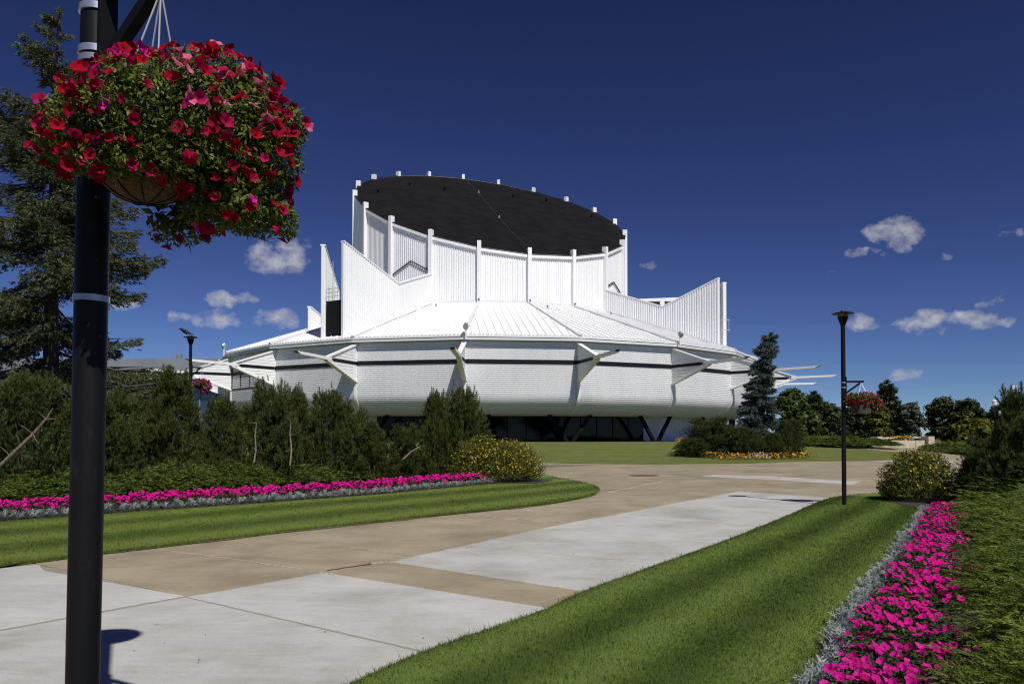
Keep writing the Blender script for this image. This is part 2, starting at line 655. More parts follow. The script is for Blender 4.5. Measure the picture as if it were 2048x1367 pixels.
M['lawn'] = grassmat('lawn_grass', (.016, .046, .003), (.145, .215, .042), 33, 1.0, .40, (.13, .13, .035), .3)
M['lawn_l'] = grassmat('lawn_grass_left', (.020, .050, .004), (.150, .205, .040), 37, 2.1, .36, (.15, .14, .04), .35)
M['mound'] = grassmat('mound_grass', (.036, .066, .009), (.12, .15, .032), 80, 2.6, .08, (.21, .18, .062), .55, .6)
M['ground'] = grassmat('ground_grass', (.04, .055, .015), (.09, .1, .03), 80, 3, .1, (.15, .13, .06), .6, .1)

M['pine'] = leafmat('pine_needles', [(.028, .044, .009), (.064, .086, .019), (.105, .128, .032)], .18, pos=2.6, rw=.5)
M['pine_b'] = leafmat('pine_needles_warm', [(.030, .044, .009), (.070, .088, .018), (.115, .130, .032)], .18, pos=2.6, rw=.5)
M['spruce'] = leafmat('spruce_needles', [(.036, .048, .016), (.090, .106, .044), (.18, .19, .095)], .15, pos=1.4, rw=.5)
M['blue_spruce'] = leafmat('blue_spruce_needles', [(.04, .056, .046), (.10, .13, .115), (.19, .235, .215)], .12, pos=1.8, rw=.5)
M['cone'] = leafmat('spruce_cones', [(.17, .10, .02), (.30, .18, .035)], .05)
M['juniper'] = leafmat('juniper_sprays', [(.045, .082, .013), (.12, .175, .027), (.28, .30, .045)], .3, pos=4.5, rw=.35)
M['juniper_far'] = leafmat('juniper_sprays_far', [(.045, .078, .012), (.11, .155, .028), (.20, .235, .045)], .25, pos=3, rw=.5)
M['shrub'] = leafmat('shrub_leaves', [(.040, .055, .008), (.10, .115, .016), (.20, .195, .028)], .3, pos=3)
M['yellow'] = leafmat('yellow_petals', [(.45, .30, .01), (.62, .46, .02)], .3)
M['orange'] = leafmat('marigold_petals', [(.55, .20, .01), (.65, .33, .01), (.5, .12, .01)], .25)
M['petunia_leaf'] = leafmat('petunia_leaves', [(.038, .060, .009), (.115, .15, .022), (.27, .30, .055)], .38, pos=7)
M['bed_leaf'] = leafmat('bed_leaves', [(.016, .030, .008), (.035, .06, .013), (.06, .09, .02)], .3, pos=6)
M['silver'] = leafmat('silver_leaves', [(.14, .165, .16), (.27, .30, .295), (.42, .45, .44)], .12, pos=5)
M['tree_a'] = leafmat('tree_leaves_light', [(.028, .045, .008), (.06, .09, .016), (.11, .14, .03)], .3, pos=.5)
M['tree_b'] = leafmat('tree_leaves_dark', [(.014, .024, .006), (.032, .048, .012), (.06, .08, .02)], .2, pos=.5)
M['tree_c'] = leafmat('tree_leaves_grey', [(.035, .05, .03), (.07, .09, .06), (.11, .13, .09)], .2, pos=.5)
M['tree_d'] = leafmat('tree_leaves_yellow', [(.05, .06, .006), (.11, .12, .012), (.19, .18, .02)], .3, pos=.5)
M['red_leaf'] = leafmat('red_leaves', [(.12, .01, .012), (.28, .03, .03), (.42, .07, .05)], .3, pos=2)
M['mag'] = petalmat('magenta_petals', [(.36, .004, .12), (.58, .008, .25), (.74, .03, .40), (.48, .008, .20), (.66, .02, .33), (.40, .004, .10)], (.20, .003, .08))
M['mag_i'] = petalmat('magenta_petals_far', [(.46, .006, .18), (.66, .012, .28), (.58, .01, .24)], (.3, 0, .1), True)
M['red'] = petalmat('red_petals', [(.24, .001, .014), (.42, .003, .018), (.32, .002, .03)], (.10, .001, .01))
M['crimson'] = petalmat('crimson_petals', [(.22, .001, .018), (.34, .003, .038), (.46, .007, .10)], (.10, .001, .02))
M['pink'] = petalmat('pink_petals', [(.72, .18, .30), (.68, .14, .34)], (.55, .08, .22))

# ------------------------------------------------------------------ ground
BC = Vector((-3.026, 110.0, 0))           # centre of the hall
TH0 = -0.043
N20 = 20


def sstep(a, b, x):
    t = np.clip((x - a) / (b - a), 0, 1)
    return t * t * (3 - 2 * t)


BASE_Z = 1.07


def hgt(x, y):
    x = np.asarray(x, dtype=float)
    y = np.asarray(y, dtype=float)
    rho = np.hypot(x - BC.x, y - BC.y)
    h = BASE_Z * (1 - sstep(45.5, 66.5, rho))
    far = np.hypot(x, y)
    return h - 1.2 * sstep(140, 400, far)


def grid_axis(lo, hi, fine_lo, fine_hi, fine, coarse):
    a = list(np.arange(fine_lo, fine_hi + 1e-6, fine))
    x = fine_hi
    step = fine
    while x < hi:
        step = min(step * 1.35, coarse)
        x += step
        a.append(x)
    x = fine_lo
    step = fine
    while x > lo:
        step = min(step * 1.35, coarse)
        x -= step
        a.insert(0, x)
    return np.array(a)


gx = grid_axis(-3500, 3500, -50, 75, 2.5, 400)
gy = grid_axis(-600, 4500, -10, 160, 2.5, 400)
GX, GY = np.meshgrid(gx, gy)
GZ = hgt(GX, GY) - .05
V = np.stack([GX, GY, GZ], -1).reshape(-1, 3)
nx, ny = len(gx), len(gy)
ii, jj = np.meshgrid(np.arange(nx - 1), np.arange(ny - 1))
a0 = (jj * nx + ii).ravel()
ground = link('ground', npmesh('ground', V, np.stack([a0, a0 + 1, a0 + nx + 1, a0 + nx], 1), M['ground'], True))
tag(ground, 'dry grass ground around the white hall', kind='structure')


def inside(poly, X, Y):
    poly = np.asarray(poly)
    c = np.zeros(X.shape, dtype=bool)
    j = len(poly) - 1
    for i in range(len(poly)):
        xi, yi = poly[i]
        xj, yj = poly[j]
        if yi != yj:
            c ^= ((yi > Y) != (yj > Y)) & (X < (xj - xi) * (Y - yi) / (yj - yi) + xi)
        j = i
    return c


def densify(poly, step, jitter=0.0, seed=1):
    rng = random.Random(seed)
    out = []
    for i in range(len(poly)):
        p, q = poly[i], poly[(i + 1) % len(poly)]
        L = math.hypot(q[0] - p[0], q[1] - p[1])
        far = max(1.0, math.hypot(p[0], p[1]) / 12)
        n = max(1, int(L / (step * far)))
        for k in range(n):
            t = k / n
            out.append((p[0] + (q[0] - p[0]) * t + rng.uniform(-jitter, jitter), p[1] + (q[1] - p[1]) * t + rng.uniform(-jitter, jitter)))
    return out


def smooth_poly(pts, n=4):
    """Catmull-Rom through an open list of points"""
    P = [pts[0]] + list(pts) + [pts[-1]]
    out = []
    for i in range(1, len(P) - 2):
        p0, p1, p2, p3 = (np.array(P[i + d]) for d in (-1, 0, 1, 2))
        for k in range(n):
            t = k / n
            out.append(tuple(.5 * (2 * p1 + (p2 - p0) * t + (2 * p0 - 5 * p1 + 4 * p2 - p3) * t * t + (3 * p1 - p0 - 3 * p2 + p3) * t ** 3)))
    out.append(tuple(pts[-1]))
    return out


def sheet(name, poly, lift, mat, cell=2.0, skirt=.08):
    poly = np.array(poly)
    lo, hi = poly.min(0), poly.max(0)
    X, Y = np.meshgrid(np.arange(lo[0] + .3, hi[0], cell), np.arange(lo[1] + .3, hi[1], cell))
    k = inside(poly, X, Y)
    pts = [Vector((float(p[0]), float(p[1]))) for p in poly]
    n = len(pts)
    pts += [Vector((float(a), float(b))) for a, b in zip(X[k], Y[k])]
    v, e, f, *_ = delaunay_2d_cdt(pts, [(i, (i + 1) % n) for i in range(n)], [tuple(range(n))], 2, 1e-5)
    zz = hgt([p.x for p in v], [p.y for p in v]) + lift
    V = [(p.x, p.y, float(z)) for p, z in zip(v, zz)]
    Fc = [tuple(q) for q in f]
    if skirt:
        cnt = {}
        for q in Fc:
            for i in range(len(q)):
                a, b = q[i], q[(i + 1) % len(q)]
                cnt[(a, b)] = 1
        for (a, b) in list(cnt):
            if (b, a) not in cnt:
                s = len(V)
                V += [(V[a][0], V[a][1], V[a][2] - skirt), (V[b][0], V[b][1], V[b][2] - skirt)]
                Fc.append((b, a, s, s + 1))
    me = bpy.data.meshes.new(name)
    me.from_pydata(V, [], Fc)
    me.update()
    me.materials.append(mat)
    return link(name, me)


# pavement base: reaches everywhere under the lawns; its slabs and the lawns lie on it
pave_poly = [(-30, -6), (40, -6), (75, 30), (75, 62), (60, 72), (48, 76), (38, 76), (22, 82), (10, 60), (-30, 60)]
pavement = sheet('pavement', densify(pave_poly, 2.0), 0.0, M['joint'], 1.5, .05)
tag(pavement, kind='structure')

PA = R(36.5)                               # direction the walk runs, from straight ahead towards the right
pd = Vector((math.sin(PA), math.cos(PA)))
pn = Vector((math.cos(PA), -math.sin(PA)))
rng = random.Random(4)


def slab(name, quad, z, mat, th=.03, parent=pavement, cuts=0):
    """a paving slab: bevelled top, real thickness"""
    q = [Vector((p[0], p[1])) for p in quad]
    area = sum(q[i].x * q[(i + 1) % len(q)].y - q[(i + 1) % len(q)].x * q[i].y for i in range(len(q)))
    if area < 0:
        q.reverse()
    c = sum(q, Vector((0, 0))) / len(q)
    zz = [float(hgt(p.x, p.y)) for p in q]
    mb = MB()
    outer = [(p.x, p.y, h + z - th) for p, h in zip(q, zz)]
    mid = [(p.x, p.y, h + z - .004) for p, h in zip(q, zz)]
    top = []
    for p, h in zip(q, zz):
        d = (c - p).normalized() * .012
        top.append((p.x + d.x, p.y + d.y, h + z))
    s = len(mb.v)
    n = len(q)
    mb.v += outer + mid + top
    for r in range(2):
        for i in range(n):
            j = (i + 1) % n
            mb.f.append((s + r * n + i, s + r * n + j, s + (r + 1) * n + j, s + (r + 1) * n + i))
    mb.f.append(tuple(s + 2 * n + i for i in range(n)))
    o = mb.build(name, mat, parent)
    return o


# tan slabs laid along the walk
O = Vector(gp(375, 1195))
SL, SW = 3.35, 3.05
for i in range(-3, 16):
    for j in range(-5, 8):
        c = O + pd * ((i + .5) * SL) + pn * ((j + .5) * SW)
        if c.y < 1 or c.y > 47 or abs(c.x) > c.y * .72 + 4:
            continue
        if float(hgt(c.x, c.y)) > .04:
            continue
        a, b2 = pd * (SL / 2 - .008), pn * (SW / 2 - .008)
        slab('tan_slab', [c - a - b2, c - a + b2, c + a + b2, c + a - b2], .012 + rng.uniform(-.002, .002), M['tan_conc'])
# the walk beyond rises towards the stone planter
far_tan = sheet('far_walk', densify([(-28, 47), (14, 44.2), (30, 42), (70, 40), (74, 60), (58, 71), (46, 75), (38, 75), (24, 80), (12, 58), (-28, 58)], 1.5), .016, M['tan_conc'], 1.5, .02)
tag(far_tan, kind='structure')

PALE = [
    # foreground new slabs
    [(-60, 1148), (0, 1138), (78, 1131), (88, 1143), (368, 1194), (0, 1261), (-60, 1272)],
    [(371, 1197), (-60, 1276), (-260, 1330), (-260, 1800), (500, 1800), (1000, 1344)],
    [(376, 1195.5), (640, 1148), (668, 1150), (1120, 1222), (1300, 1250), (1006, 1341)],
    # the long run of new slabs along the far part of the lawn
    [(782, 1125), (930, 1092), (1360, 1134), (1300, 1200), (1180, 1186)],
    [(932, 1091.5), (1060, 1063), (1480, 1091), (1470, 1110), (1362, 1133)],
    [(1062, 1062.5), (1170, 1040), (1210, 1034), (1560, 1056), (1482, 1090)],
    [(1211.5, 1033.6), (1345, 1008), (1640, 1024), (1562, 1055)],
    [(1347, 1007.6), (1477, 983), (1664, 996), (1700, 1004), (1642, 1023.5)],
    # strips across the far walk
    [(1403, 952.6), (1430, 949.5), (1560, 953.5), (1552, 959.5)],
    [(1553, 959.7), (1561, 953.6), (1724, 962.5), (1700, 969.5)],
]
for q in PALE:
    slab('new_concrete_slab', densify([gp(px, py) for px, py in q], .22, .007, len(q) + int(q[0][1])), .018, M['pale_conc'], .03)
slab('concrete_bedding', [gp(px, py) for px, py in [(-60, 1150), (78, 1134), (370, 1194), (640, 1149.5), (1110, 1223), (1000, 1344), (480, 1800), (-260, 1800), (-260, 1330), (-60, 1274)]], .0148, M['bedding'])
tag(sheet('far_concrete_strip', densify([gp(1728, 922, .02), gp(1810, 916.6, .05), gp(1905, 917.5, .1), gp(1905, 926, .05)], 1), .022, M['pale_conc'], 1.0, .02), kind='structure')
# sealed joints and a long crack with rust
mb = MB()


def seam(pts, w, z=.0225):
    P = [Vector((*gp(*p), z)) for p in pts]
    for a, b2 in zip(P[:-1], P[1:]):
        s = (b2 - a).cross(Vector((0, 0, 1))).normalized() * w / 2
        mb.hexa([a - s - Vector((0, 0, .02)), a + s - Vector((0, 0, .02)), b2 + s - Vector((0, 0, .02)), b2 - s - Vector((0, 0, .02))],
                [a - s, a + s, b2 + s, b2 - s])


rs = random.Random(9)
def jag(p, q, n):
    return [(p[0] + (q[0] - p[0]) * i / n + rs.uniform(-3, 3) * (0 < i < n), p[1] + (q[1] - p[1]) * i / n + rs.uniform(-1, 1) * (0 < i < n)) for i in range(n + 1)]


seam(jag((325, 1101), (600, 1139), 12), .022)
seam(jag((936, 1031), (1130, 1047), 10), .03)
seam(jag((1215, 986), (1330, 962), 8), .04)
seam(jag((640, 1147), (672, 1152), 4), .05)
seam(jag((742, 1128), (790, 1125), 4), .05)
mb.build('pale_joint_sealant', M['sealant'], pavement)
mb = MB()
seam(jag((655, 1143), (752, 1127), 10), .022, .020)
mb.build('rusty_joint', M['rusty'], pavement)

# lawns
LE = [(-420, 1215), (-200, 1170), (0, 1135.5), (100, 1123), (200, 1110), (400, 1086), (600, 1062), (750, 1046), (900, 1030), (1020, 1018), (1110, 1007), (1165, 996), (1192, 986), (1192, 976),
      (1170, 968), (1140, 962), (1110, 956), (1085, 951), (1040, 945)]
left_edge = smooth_poly([gp(*p) for p in LE], 4)
lawn_left_poly = left_edge + [(-3, 37), (-14, 40), (-45, 42), (-45, 6)]
lawn_left = sheet('lawn', densify(lawn_left_poly, .12, .012, 2), .045, M['lawn_l'], 1.0)
tag(lawn_left, 'mown lawn along the left flower bed', kind='structure')
RE = [(480, 1500), (620, 1425), (735, 1367), (860, 1311), (980, 1268), (1100, 1226), (1180, 1187), (1330, 1132), (1480, 1076), (1580, 1034), (1655, 1001), (1700, 993), (1800, 985), (1880, 977), (1990, 972)]
right_edge = smooth_poly([gp(*p) for p in RE], 4)
lawn_right_poly = [(-.6, 2.2), (-1.0, 1.0)] + right_edge + [(22, 26.5), (30, 25), (40, 22), (40, -5), (3, -5), (-1, -3)]
lawn_right = sheet('lawn', densify(lawn_right_poly, .12, .014, 3), .045, M['lawn'], 1.0)
tag(lawn_right, 'striped mown lawn between the pale slabs and the right flower bed', kind='structure')
ME = [(-28, 47.5), (-10, 47), (-2, 46.5)] + [gp(*p) for p in [(1075, 927.5), (1300, 929), (1500, 927), (1600, 924)]]
me_r = [(21.0, 50.2), (25.5, 52.2), (29.2, 55), (31.2, 58.3), (31.0, 61.5), (29.3, 64.5), (27.5, 68), (27.5, 74), (34, 84), (45, 100)]
mound_edge = smooth_poly(ME + me_r, 4)
ring = []
for k in range(30, -1, -1):
    pass
mound_poly = mound_edge + [(50, 130), (20, 150), (-40, 150), (-60, 110), (-55, 60), (-40, 50)]
mound = sheet('lawn', densify(mound_poly, .6, .03, 5), .045, M['mound'], 2.0)
tag(mound, 'sloping dry lawn in front of the white hall', kind='structure')

# planting beds of dark soil
DL = [(-260, 1072), (0, 1047), (200, 1031.5), (400, 1018), (500, 1011), (640, 1000), (760, 991), (880, 979), (992, 968.5)]
DLg = smooth_poly([gp(*p) for p in DL], 6)
bed_left_poly = DLg + [(.8, 26.5), (1.5, 28.5), (.4, 31), (-3, 34.5), (-14, 38), (-40, 39), (-40, 10)]
bed_left = sheet('soil_bed', densify(bed_left_poly, .4, .02, 6), .06, M['soil'], 1.5)
tag(bed_left, 'dark soil under the left pines and flowers', kind='structure')
DR = [(1440, 1560), (1560, 1435), (1622, 1365), (1662, 1275), (1722, 1190), (1760, 1140), (1800, 1085), (1822, 1052), (1843, 1022)]
DRg = smooth_poly([gp(*p) for p in DR], 6)
bed_right_poly = [(1.0, 2.0), (1.2, .5)] + DRg + [(9.2, 19.2), (10.6, 20.4), (13, 21.5), (20, 22.5), (30, 21), (30, -3), (4, -3)]
bed_right = sheet('soil_bed', densify(bed_right_poly, .4, .02, 7), .06, M['soil'], 1.5)
tag(bed_right, 'dark soil under the right junipers and flowers', kind='structure')

def soil_edge(edge, seed, sgn, label):
    """the worn strip of dry thatch and earth where turf meets paving"""
    rg = np.random.default_rng(seed)
    e = np.array(densify(edge, .08)[:-1])
    e = e[np.hypot(e[:, 0], e[:, 1]) < 40]
    t = np.gradient(e, axis=0)
    t /= np.linalg.norm(t, axis=1, keepdims=True) + 1e-9
    nn = np.stack([t[:, 1], -t[:, 0]], 1) * sgn
    k = np.convolve(rg.random(len(e)), np.ones(7) / 7, 'same')
    wd = np.clip(.02 + (k - .42) * .35 + rg.random(len(e)) * .015, .006, .11)
    o_, i_ = e + nn * wd[:, None], e - nn * .06
    V = np.concatenate([np.column_stack([o_, np.full(len(e), .0205)]), np.column_stack([i_, np.full(len(e), .040)])])
    n_ = len(e)
    Fc = [(a, a + 1, n_ + a + 1, n_ + a) for a in range(n_ - 1) if np.hypot(*(e[a + 1] - e[a])) < 1.5]
    return tag(link('soil_edge', npmesh('soil_edge', V, np.array(Fc), M['thatch'])), label, kind='structure')


soil_edge(left_edge, 5, 1, 'worn earth rim of the left lawn')
soil_edge(right_edge, 6, -1, 'worn earth rim of the right lawn')

# grass blades: near lawn and lawn rims
rng = np.random.default_rng(11)


def blades(name, poly, not_poly, edge, mat, n_in, n_edge, box, label, hh=(.012, .028)):
    X = rng.uniform(box[0], box[1], n_in * 3)
    Y = box[2] + (box[3] - box[2]) * rng.random(n_in * 3) ** 1.5
    k = inside(poly, X, Y)
    if not_poly is not None:
        k &= ~inside(not_poly, X, Y)
    X, Y = X[k][:n_in], Y[k][:n_in]
    e = np.array(edge)
    seg = np.linalg.norm(np.diff(e, axis=0), axis=1)
    dist = np.hypot(e[:-1, 0], e[:-1, 1])
    wgt = seg / np.maximum(dist, 3)
    si = rng.choice(len(seg), n_edge, p=wgt / wgt.sum())
    t = rng.random(n_edge)[:, None]
    p = e[si] * (1 - t) + e[si + 1] * t + rng.normal(0, .03, (n_edge, 2))
    X = np.concatenate([X, p[:, 0]])
    Y = np.concatenate([Y, p[:, 1]])
    isedge = np.concatenate([np.zeros(len(X) - n_edge), np.ones(n_edge)])
    n = len(X)
    d = np.hypot(X, Y)
    h = rng.uniform(hh[0], hh[1], n) * (1 + .35 * isedge * rng.random(n)) * np.where(rng.random(n) < .02 + .04 * isedge, 1.5 + .8 * isedge, 1.0)
    w = (.0028 + .00030 * d)
    an = rng.uniform(0, 2 * PI, n)
    ln = rng.uniform(.2, 1.0, n) * h
    la = rng.uniform(0, 2 * PI, n)
    z0 = hgt(X, Y) + .043 - .02 * isedge
    V = np.zeros((n, 3, 3))
    V[:, 0] = np.stack([X - np.cos(an) * w, Y - np.sin(an) * w, z0], 1)
    V[:, 1] = np.stack([X + np.cos(an) * w, Y + np.sin(an) * w, z0], 1)
    V[:, 2] = np.stack([X + np.cos(la) * ln, Y + np.sin(la) * ln, z0 + h], 1)
    o = link(name, npmesh(name, V.reshape(-1, 3), np.arange(n * 3).reshape(-1, 3), mat))
    return tag(o, label, kind='stuff')


blades('grass', lawn_right_poly, bed_right_poly, right_edge, M['lawn'], 190000, 26000, (-1, 11, 2.8, 21), 'short mown grass blades on the right lawn')
blades('grass', lawn_left_poly, bed_left_poly, left_edge, M['lawn_l'], 60000, 22000, (-16, 5, 8, 28), 'short mown grass blades on the left lawn', (.016, .034))

# ------------------------------------------------------------------ the white hall
hall = empty('exhibition_hall', (BC.x, BC.y, 0), 0, 'round white metal hall with tilted black roofed drum and radiating fins', 'building')
R1, R2 = 35.255, 18.82
C9, S9 = math.cos(PI / N20), math.sin(PI / N20)


def ang(k):
    return TH0 + k * 2 * PI / N20


def rp(r, t, z):
    """point of the hall at radius r, angle t (0 faces the camera), height z; relative to the hall's foot"""
    return Vector((r * math.sin(t), -r * math.cos(t), z))


VIS = range(-10, 10)
Z_TOP, Z_STR, Z_CUR, Z_SOF = 10.81, 8.82, 5.75, 3.78
R_IN = 32.0
# corrugated wall profile, from the eave down to the soffit
path = []
for z in np.linspace(Z_TOP, Z_CUR, 60):
    path.append((R1 + .10 * math.sin((Z_TOP - z) / (Z_TOP - Z_CUR) * PI / 2), z))
for a in np.linspace(0, PI / 2, 40)[1:]:
    path.append((R1 + .10 - 3.0 * (1 - math.cos(a)), Z_CUR - (Z_CUR - Z_SOF) * math.sin(a)))
path = np.array(path)
arc = np.concatenate([[0], np.cumsum(np.linalg.norm(np.diff(path, axis=0), axis=1))])
L_tot = arc[-1]


def prof_at(s):
    r = np.interp(s, arc, path[:, 0])
    z = np.interp(s, arc, path[:, 1])
    e = .05
    r2, z2 = np.interp(min(s + e, L_tot), arc, path[:, 0]), np.interp(min(s + e, L_tot), arc, path[:, 1])
    r1, z1 = np.interp(max(s - e, 0), arc, path[:, 0]), np.interp(max(s - e, 0), arc, path[:, 1])
    tx, tz = r2 - r1, z2 - z1
    l = math.hypot(tx, tz)
    return r, z, -tz / l, tx / l     # outward normal


PER = .196
prof = []
s = 0.0
while s < L_tot - PER:
    for ds, off in ((0, .0), (.070, .0), (.074, .10), (.176, .10)):
        r, z, n_r, n_z = prof_at(s + ds)
        prof.append((r + n_r * off, z + n_z * off))
    s += PER
r, z, *_ = prof_at(L_tot)
prof.append((r, z))


def facet(prof, k):
    V, Fc = [], []
    for (r, z) in prof:
        V.append(rp(r, ang(k), z))
        V.append(rp(r, ang(k + 1), z))
    for i in range(len(prof) - 1):
        a = 2 * i
        Fc.append((a, a + 2, a + 3, a + 1))
    me = bpy.data.meshes.new('wall_facet')
    me.from_pydata([tuple(v) for v in V], [], Fc)
    me.update()
    return me


def ringbox(mb, k, r0, r1, z0, z1, k2=None):
    k2 = k + 1 if k2 is None else k2
    a, b2 = ang(k), ang(k2)
    mb.hexa([rp(r0, a, z0), rp(r1, a, z0), rp(r1, b2, z0), rp(r0, b2, z0)], [rp(r0, a, z1), rp(r1, a, z1), rp(r1, b2, z1), rp(r0, b2, z1)])
    return mb


Z_EAVE = 11.30
R_EAVE = 35.95
Z_DRUM = 17.36


def roof_z(a):
    """height of the sloping roof at distance a from the axis, measured square to a facet"""
    a1, a2 = R_EAVE * C9, R2 * C9
    return Z_EAVE + (a1 - a) / (a1 - a2) * (Z_DRUM - Z_EAVE)


for k in VIS:
    w = link('wall_facet', facet(prof, k), M['white_panel'], hall)
    ringbox(MB(), k, R1 + .02, R1 + .25, Z_STR - .16, Z_STR + .16).build('black_band', M['black_band'], w)
    ringbox(MB(), k, 34.9, R1 + .12, Z_TOP - .02, 10.98).build('shadow_gap_trim', M['grey_trim'], w)
    fa = ringbox(MB(), k, 35.3, R_EAVE, 10.86, Z_EAVE - .06).build('fascia', M['fascia'], hall)
    ringbox(MB(), k, R_EAVE + .001, R_EAVE + .06, Z_EAVE - .16, Z_EAVE - .03).build('gutter_lip', M['white'], fa)
    # roof of the facet: standing seam sheets
    t = ang(k + .5)
    mdir = Vector((math.sin(t), -math.cos(t), 0))
    sdir = Vector((math.cos(t), math.sin(t), 0))
    a1, a2 = R_EAVE * C9, R2 * C9
    w1, w2 = R_EAVE * S9, R2 * S9
    tn = math.tan(PI / N20)

    def RP(a, s, dz=0.0):
        return mdir * a + sdir * s + Vector((0, 0, roof_z(a) + dz))
    under = MB()
    under.poly([RP(a1, -w1, -.03), RP(a1, w1, -.03), RP(a2, w2, -.03), RP(a2, -w2, -.03)])
    panel = under.build('roof_panel', M['white_roof'], hall)
    if -5 <= k <= 5:
        ns = 14
        for i in range(ns):
            s0, s1 = -w1 + 2 * w1 * i / ns, -w1 + 2 * w1 * (i + 1) / ns
            top = lambda s: max(a2, min(a1, abs(s) / tn))
            pts = [RP(a1 + .03, s0), RP(a1 + .03, s1 - .015)]
            e1 = [RP(top(s1), s1 - .015)]
            mid = []
            for c in (w2, -w2):
                if s0 < c < s1:
                    mid.append(RP(a2, c))
            pts += e1 + mid + [RP(top(s0), s0)]
            sh = MB()
            sh.hexa([p - Vector((0, 0, .02)) for p in pts], [p + Vector((0, 0, .012)) for p in pts])
            if i > 0:
                ta = top(s0)
                if a1 - ta > .4:
                    sh.hexa([RP(a1 + .03, s0 - .022, .0125), RP(a1 + .03, s0 + .022, .0125), RP(ta, s0 + .022, .0125), RP(ta, s0 - .022, .0125)],
                            [RP(a1 + .03, s0 - .022, .085), RP(a1 + .03, s0 + .022, .085), RP(ta, s0 + .022, .085), RP(ta, s0 - .022, .085)])
            sh.build('roof_sheet', M['white_roof'], panel)
        cl = MB()
        for i in range(28):
            s0 = -w1 + 2 * w1 * (i + .3) / 28
            cl.hexa([RP(a1 - .1, s0, .013), RP(a1 + .04, s0, .013), RP(a1 + .04, s0 + .22, .013), RP(a1 - .1, s0 + .22, .013)],
                    [RP(a1 - .1, s0, .09), RP(a1 + .04, s0, .09), RP(a1 + .04, s0 + .22, .09), RP(a1 - .1, s0 + .22, .09)])
        tag(cl.build('eave_closer', M['fascia'], panel), kind='stuff')
    # hip cap along the vertex line
    h0, h1 = rp(R_EAVE + .1, ang(k), Z_EAVE + .09), rp(R2 + .2, ang(k), Z_DRUM + .05)
    MB().bar(h0, h1, .34, .16).build('hip_cap', M['fascia'], hall)

# fins at every corner of the ring
R_NOSE, R_TIP, Z_NOSE = 40.4, 45.2, 8.83


def fin():
    """a fin in the plane x = radius, y = thickness, z = height"""
    root = empty('fin')
    zt, zb = 10.78, 6.95
    mb = MB()
    T = .11
    web = [(R1 - .2, zt), (R1 - .2, zb), (R1 + .05, zb), (R_NOSE, Z_NOSE - .12), (R_NOSE, Z_NOSE + .12)]
    mb.hexa([(x, -T, z) for x, z in web], [(x, T, z) for x, z in web])
    w = mb.build('web', M['white_panel'], root)
    # siding lines on the web
    for i in range(1, 13):
        z = zb + (zt - zb) * i / 13
        if abs(z - Z_STR) < .3:
            continue
        xm = R1 + (R_NOSE - R1) * ((zt - z) / (zt - Z_NOSE) if z > Z_NOSE else (z - zb) / (Z_NOSE - zb)) - .35
        if xm - R1 < .4:
            continue
        for sgn in (-1, 1):
            MB().box(R1 + .02, xm, sgn * (T + .010) - .010, sgn * (T + .010) + .010, z - .018, z + .018).build('batten', M['white_panel'], w)
    b1 = MB()
    bl = [(R1 + .26, Z_STR - .15), (R_NOSE - 1.0, Z_STR - .15), (R_NOSE - .62, Z_STR), (R_NOSE - 1.0, Z_STR + .15), (R1 + .26, Z_STR + .15)]
    b1.hexa([(x, -T - .03, z) for x, z in bl], [(x, T + .03, z) for x, z in bl])
    b1.build('black_band', M['black_band'], w)
    MB().bar((R1 - .3, 0, zt + .05), (R_NOSE + .1, 0, Z_NOSE + .12), .46, .14).build('top_chord', M['white'], root)
    MB().bar((R1 + .02, 0, zb - .02), (R_NOSE + .1, 0, Z_NOSE - .14), .46, .14).build('bottom_chord', M['white'], root)
    bo = MB()
    bo.hexa([(R_NOSE - .5, -.235, Z_NOSE - .13), (R_NOSE - .5, .235, Z_NOSE - .13), (R_NOSE - .5, .235, Z_NOSE + .17), (R_NOSE - .5, -.235, Z_NOSE + .17)],
            [(R_TIP - .55, -.235, Z_NOSE + .0), (R_TIP - .55, .235, Z_NOSE + .0), (R_TIP, .235, Z_NOSE + .24), (R_TIP, -.235, Z_NOSE + .24)])
    boom = bo.build('boom', M['white'], root)
    MB().hexa([(R_TIP - .54, -.19, Z_NOSE + .03), (R_TIP - .54, .19, Z_NOSE + .03), (R_TIP - .04, .19, Z_NOSE + .21), (R_TIP - .04, -.19, Z_NOSE + .21)],
              [(R_TIP - .53, -.19, Z_NOSE + .02), (R_TIP - .53, .19, Z_NOSE + .02), (R_TIP + .006, .19, Z_NOSE + .215), (R_TIP + .006, -.19, Z_NOSE + .215)]).build('boom_end', M['brown_box'], boom)
    # rib following the wall down to the soffit
    rb = MB()
    pts = [(r, z) for r, z in path if z < zb + .2]
    for (ra, za), (rbb, zbb) in zip(pts[:-1], pts[1:]):
        rb.hexa([(ra - .1, -.15, za), (ra + .17, -.15, za), (ra + .17, .15, za), (ra - .1, .15, za)],
                [(rbb - .1, -.15, zbb - .03), (rbb + .17, -.15, zbb - .03), (rbb + .17, .15, zbb - .03), (rbb - .1, .15, zbb - .03)])
    rb.build('curved_rib', M['white'], root)
    MB().box(R1 - .1, R1 + .17, -.15, .15, zb + .0, zt + .0).build('post', M['white'], root)
    return root


proto = fin()
for k in VIS:
    f = proto if k == -10 else copy_tree(proto)
    f.parent = hall
    f.rotation_euler = (0, 0, ang(k) - PI / 2)

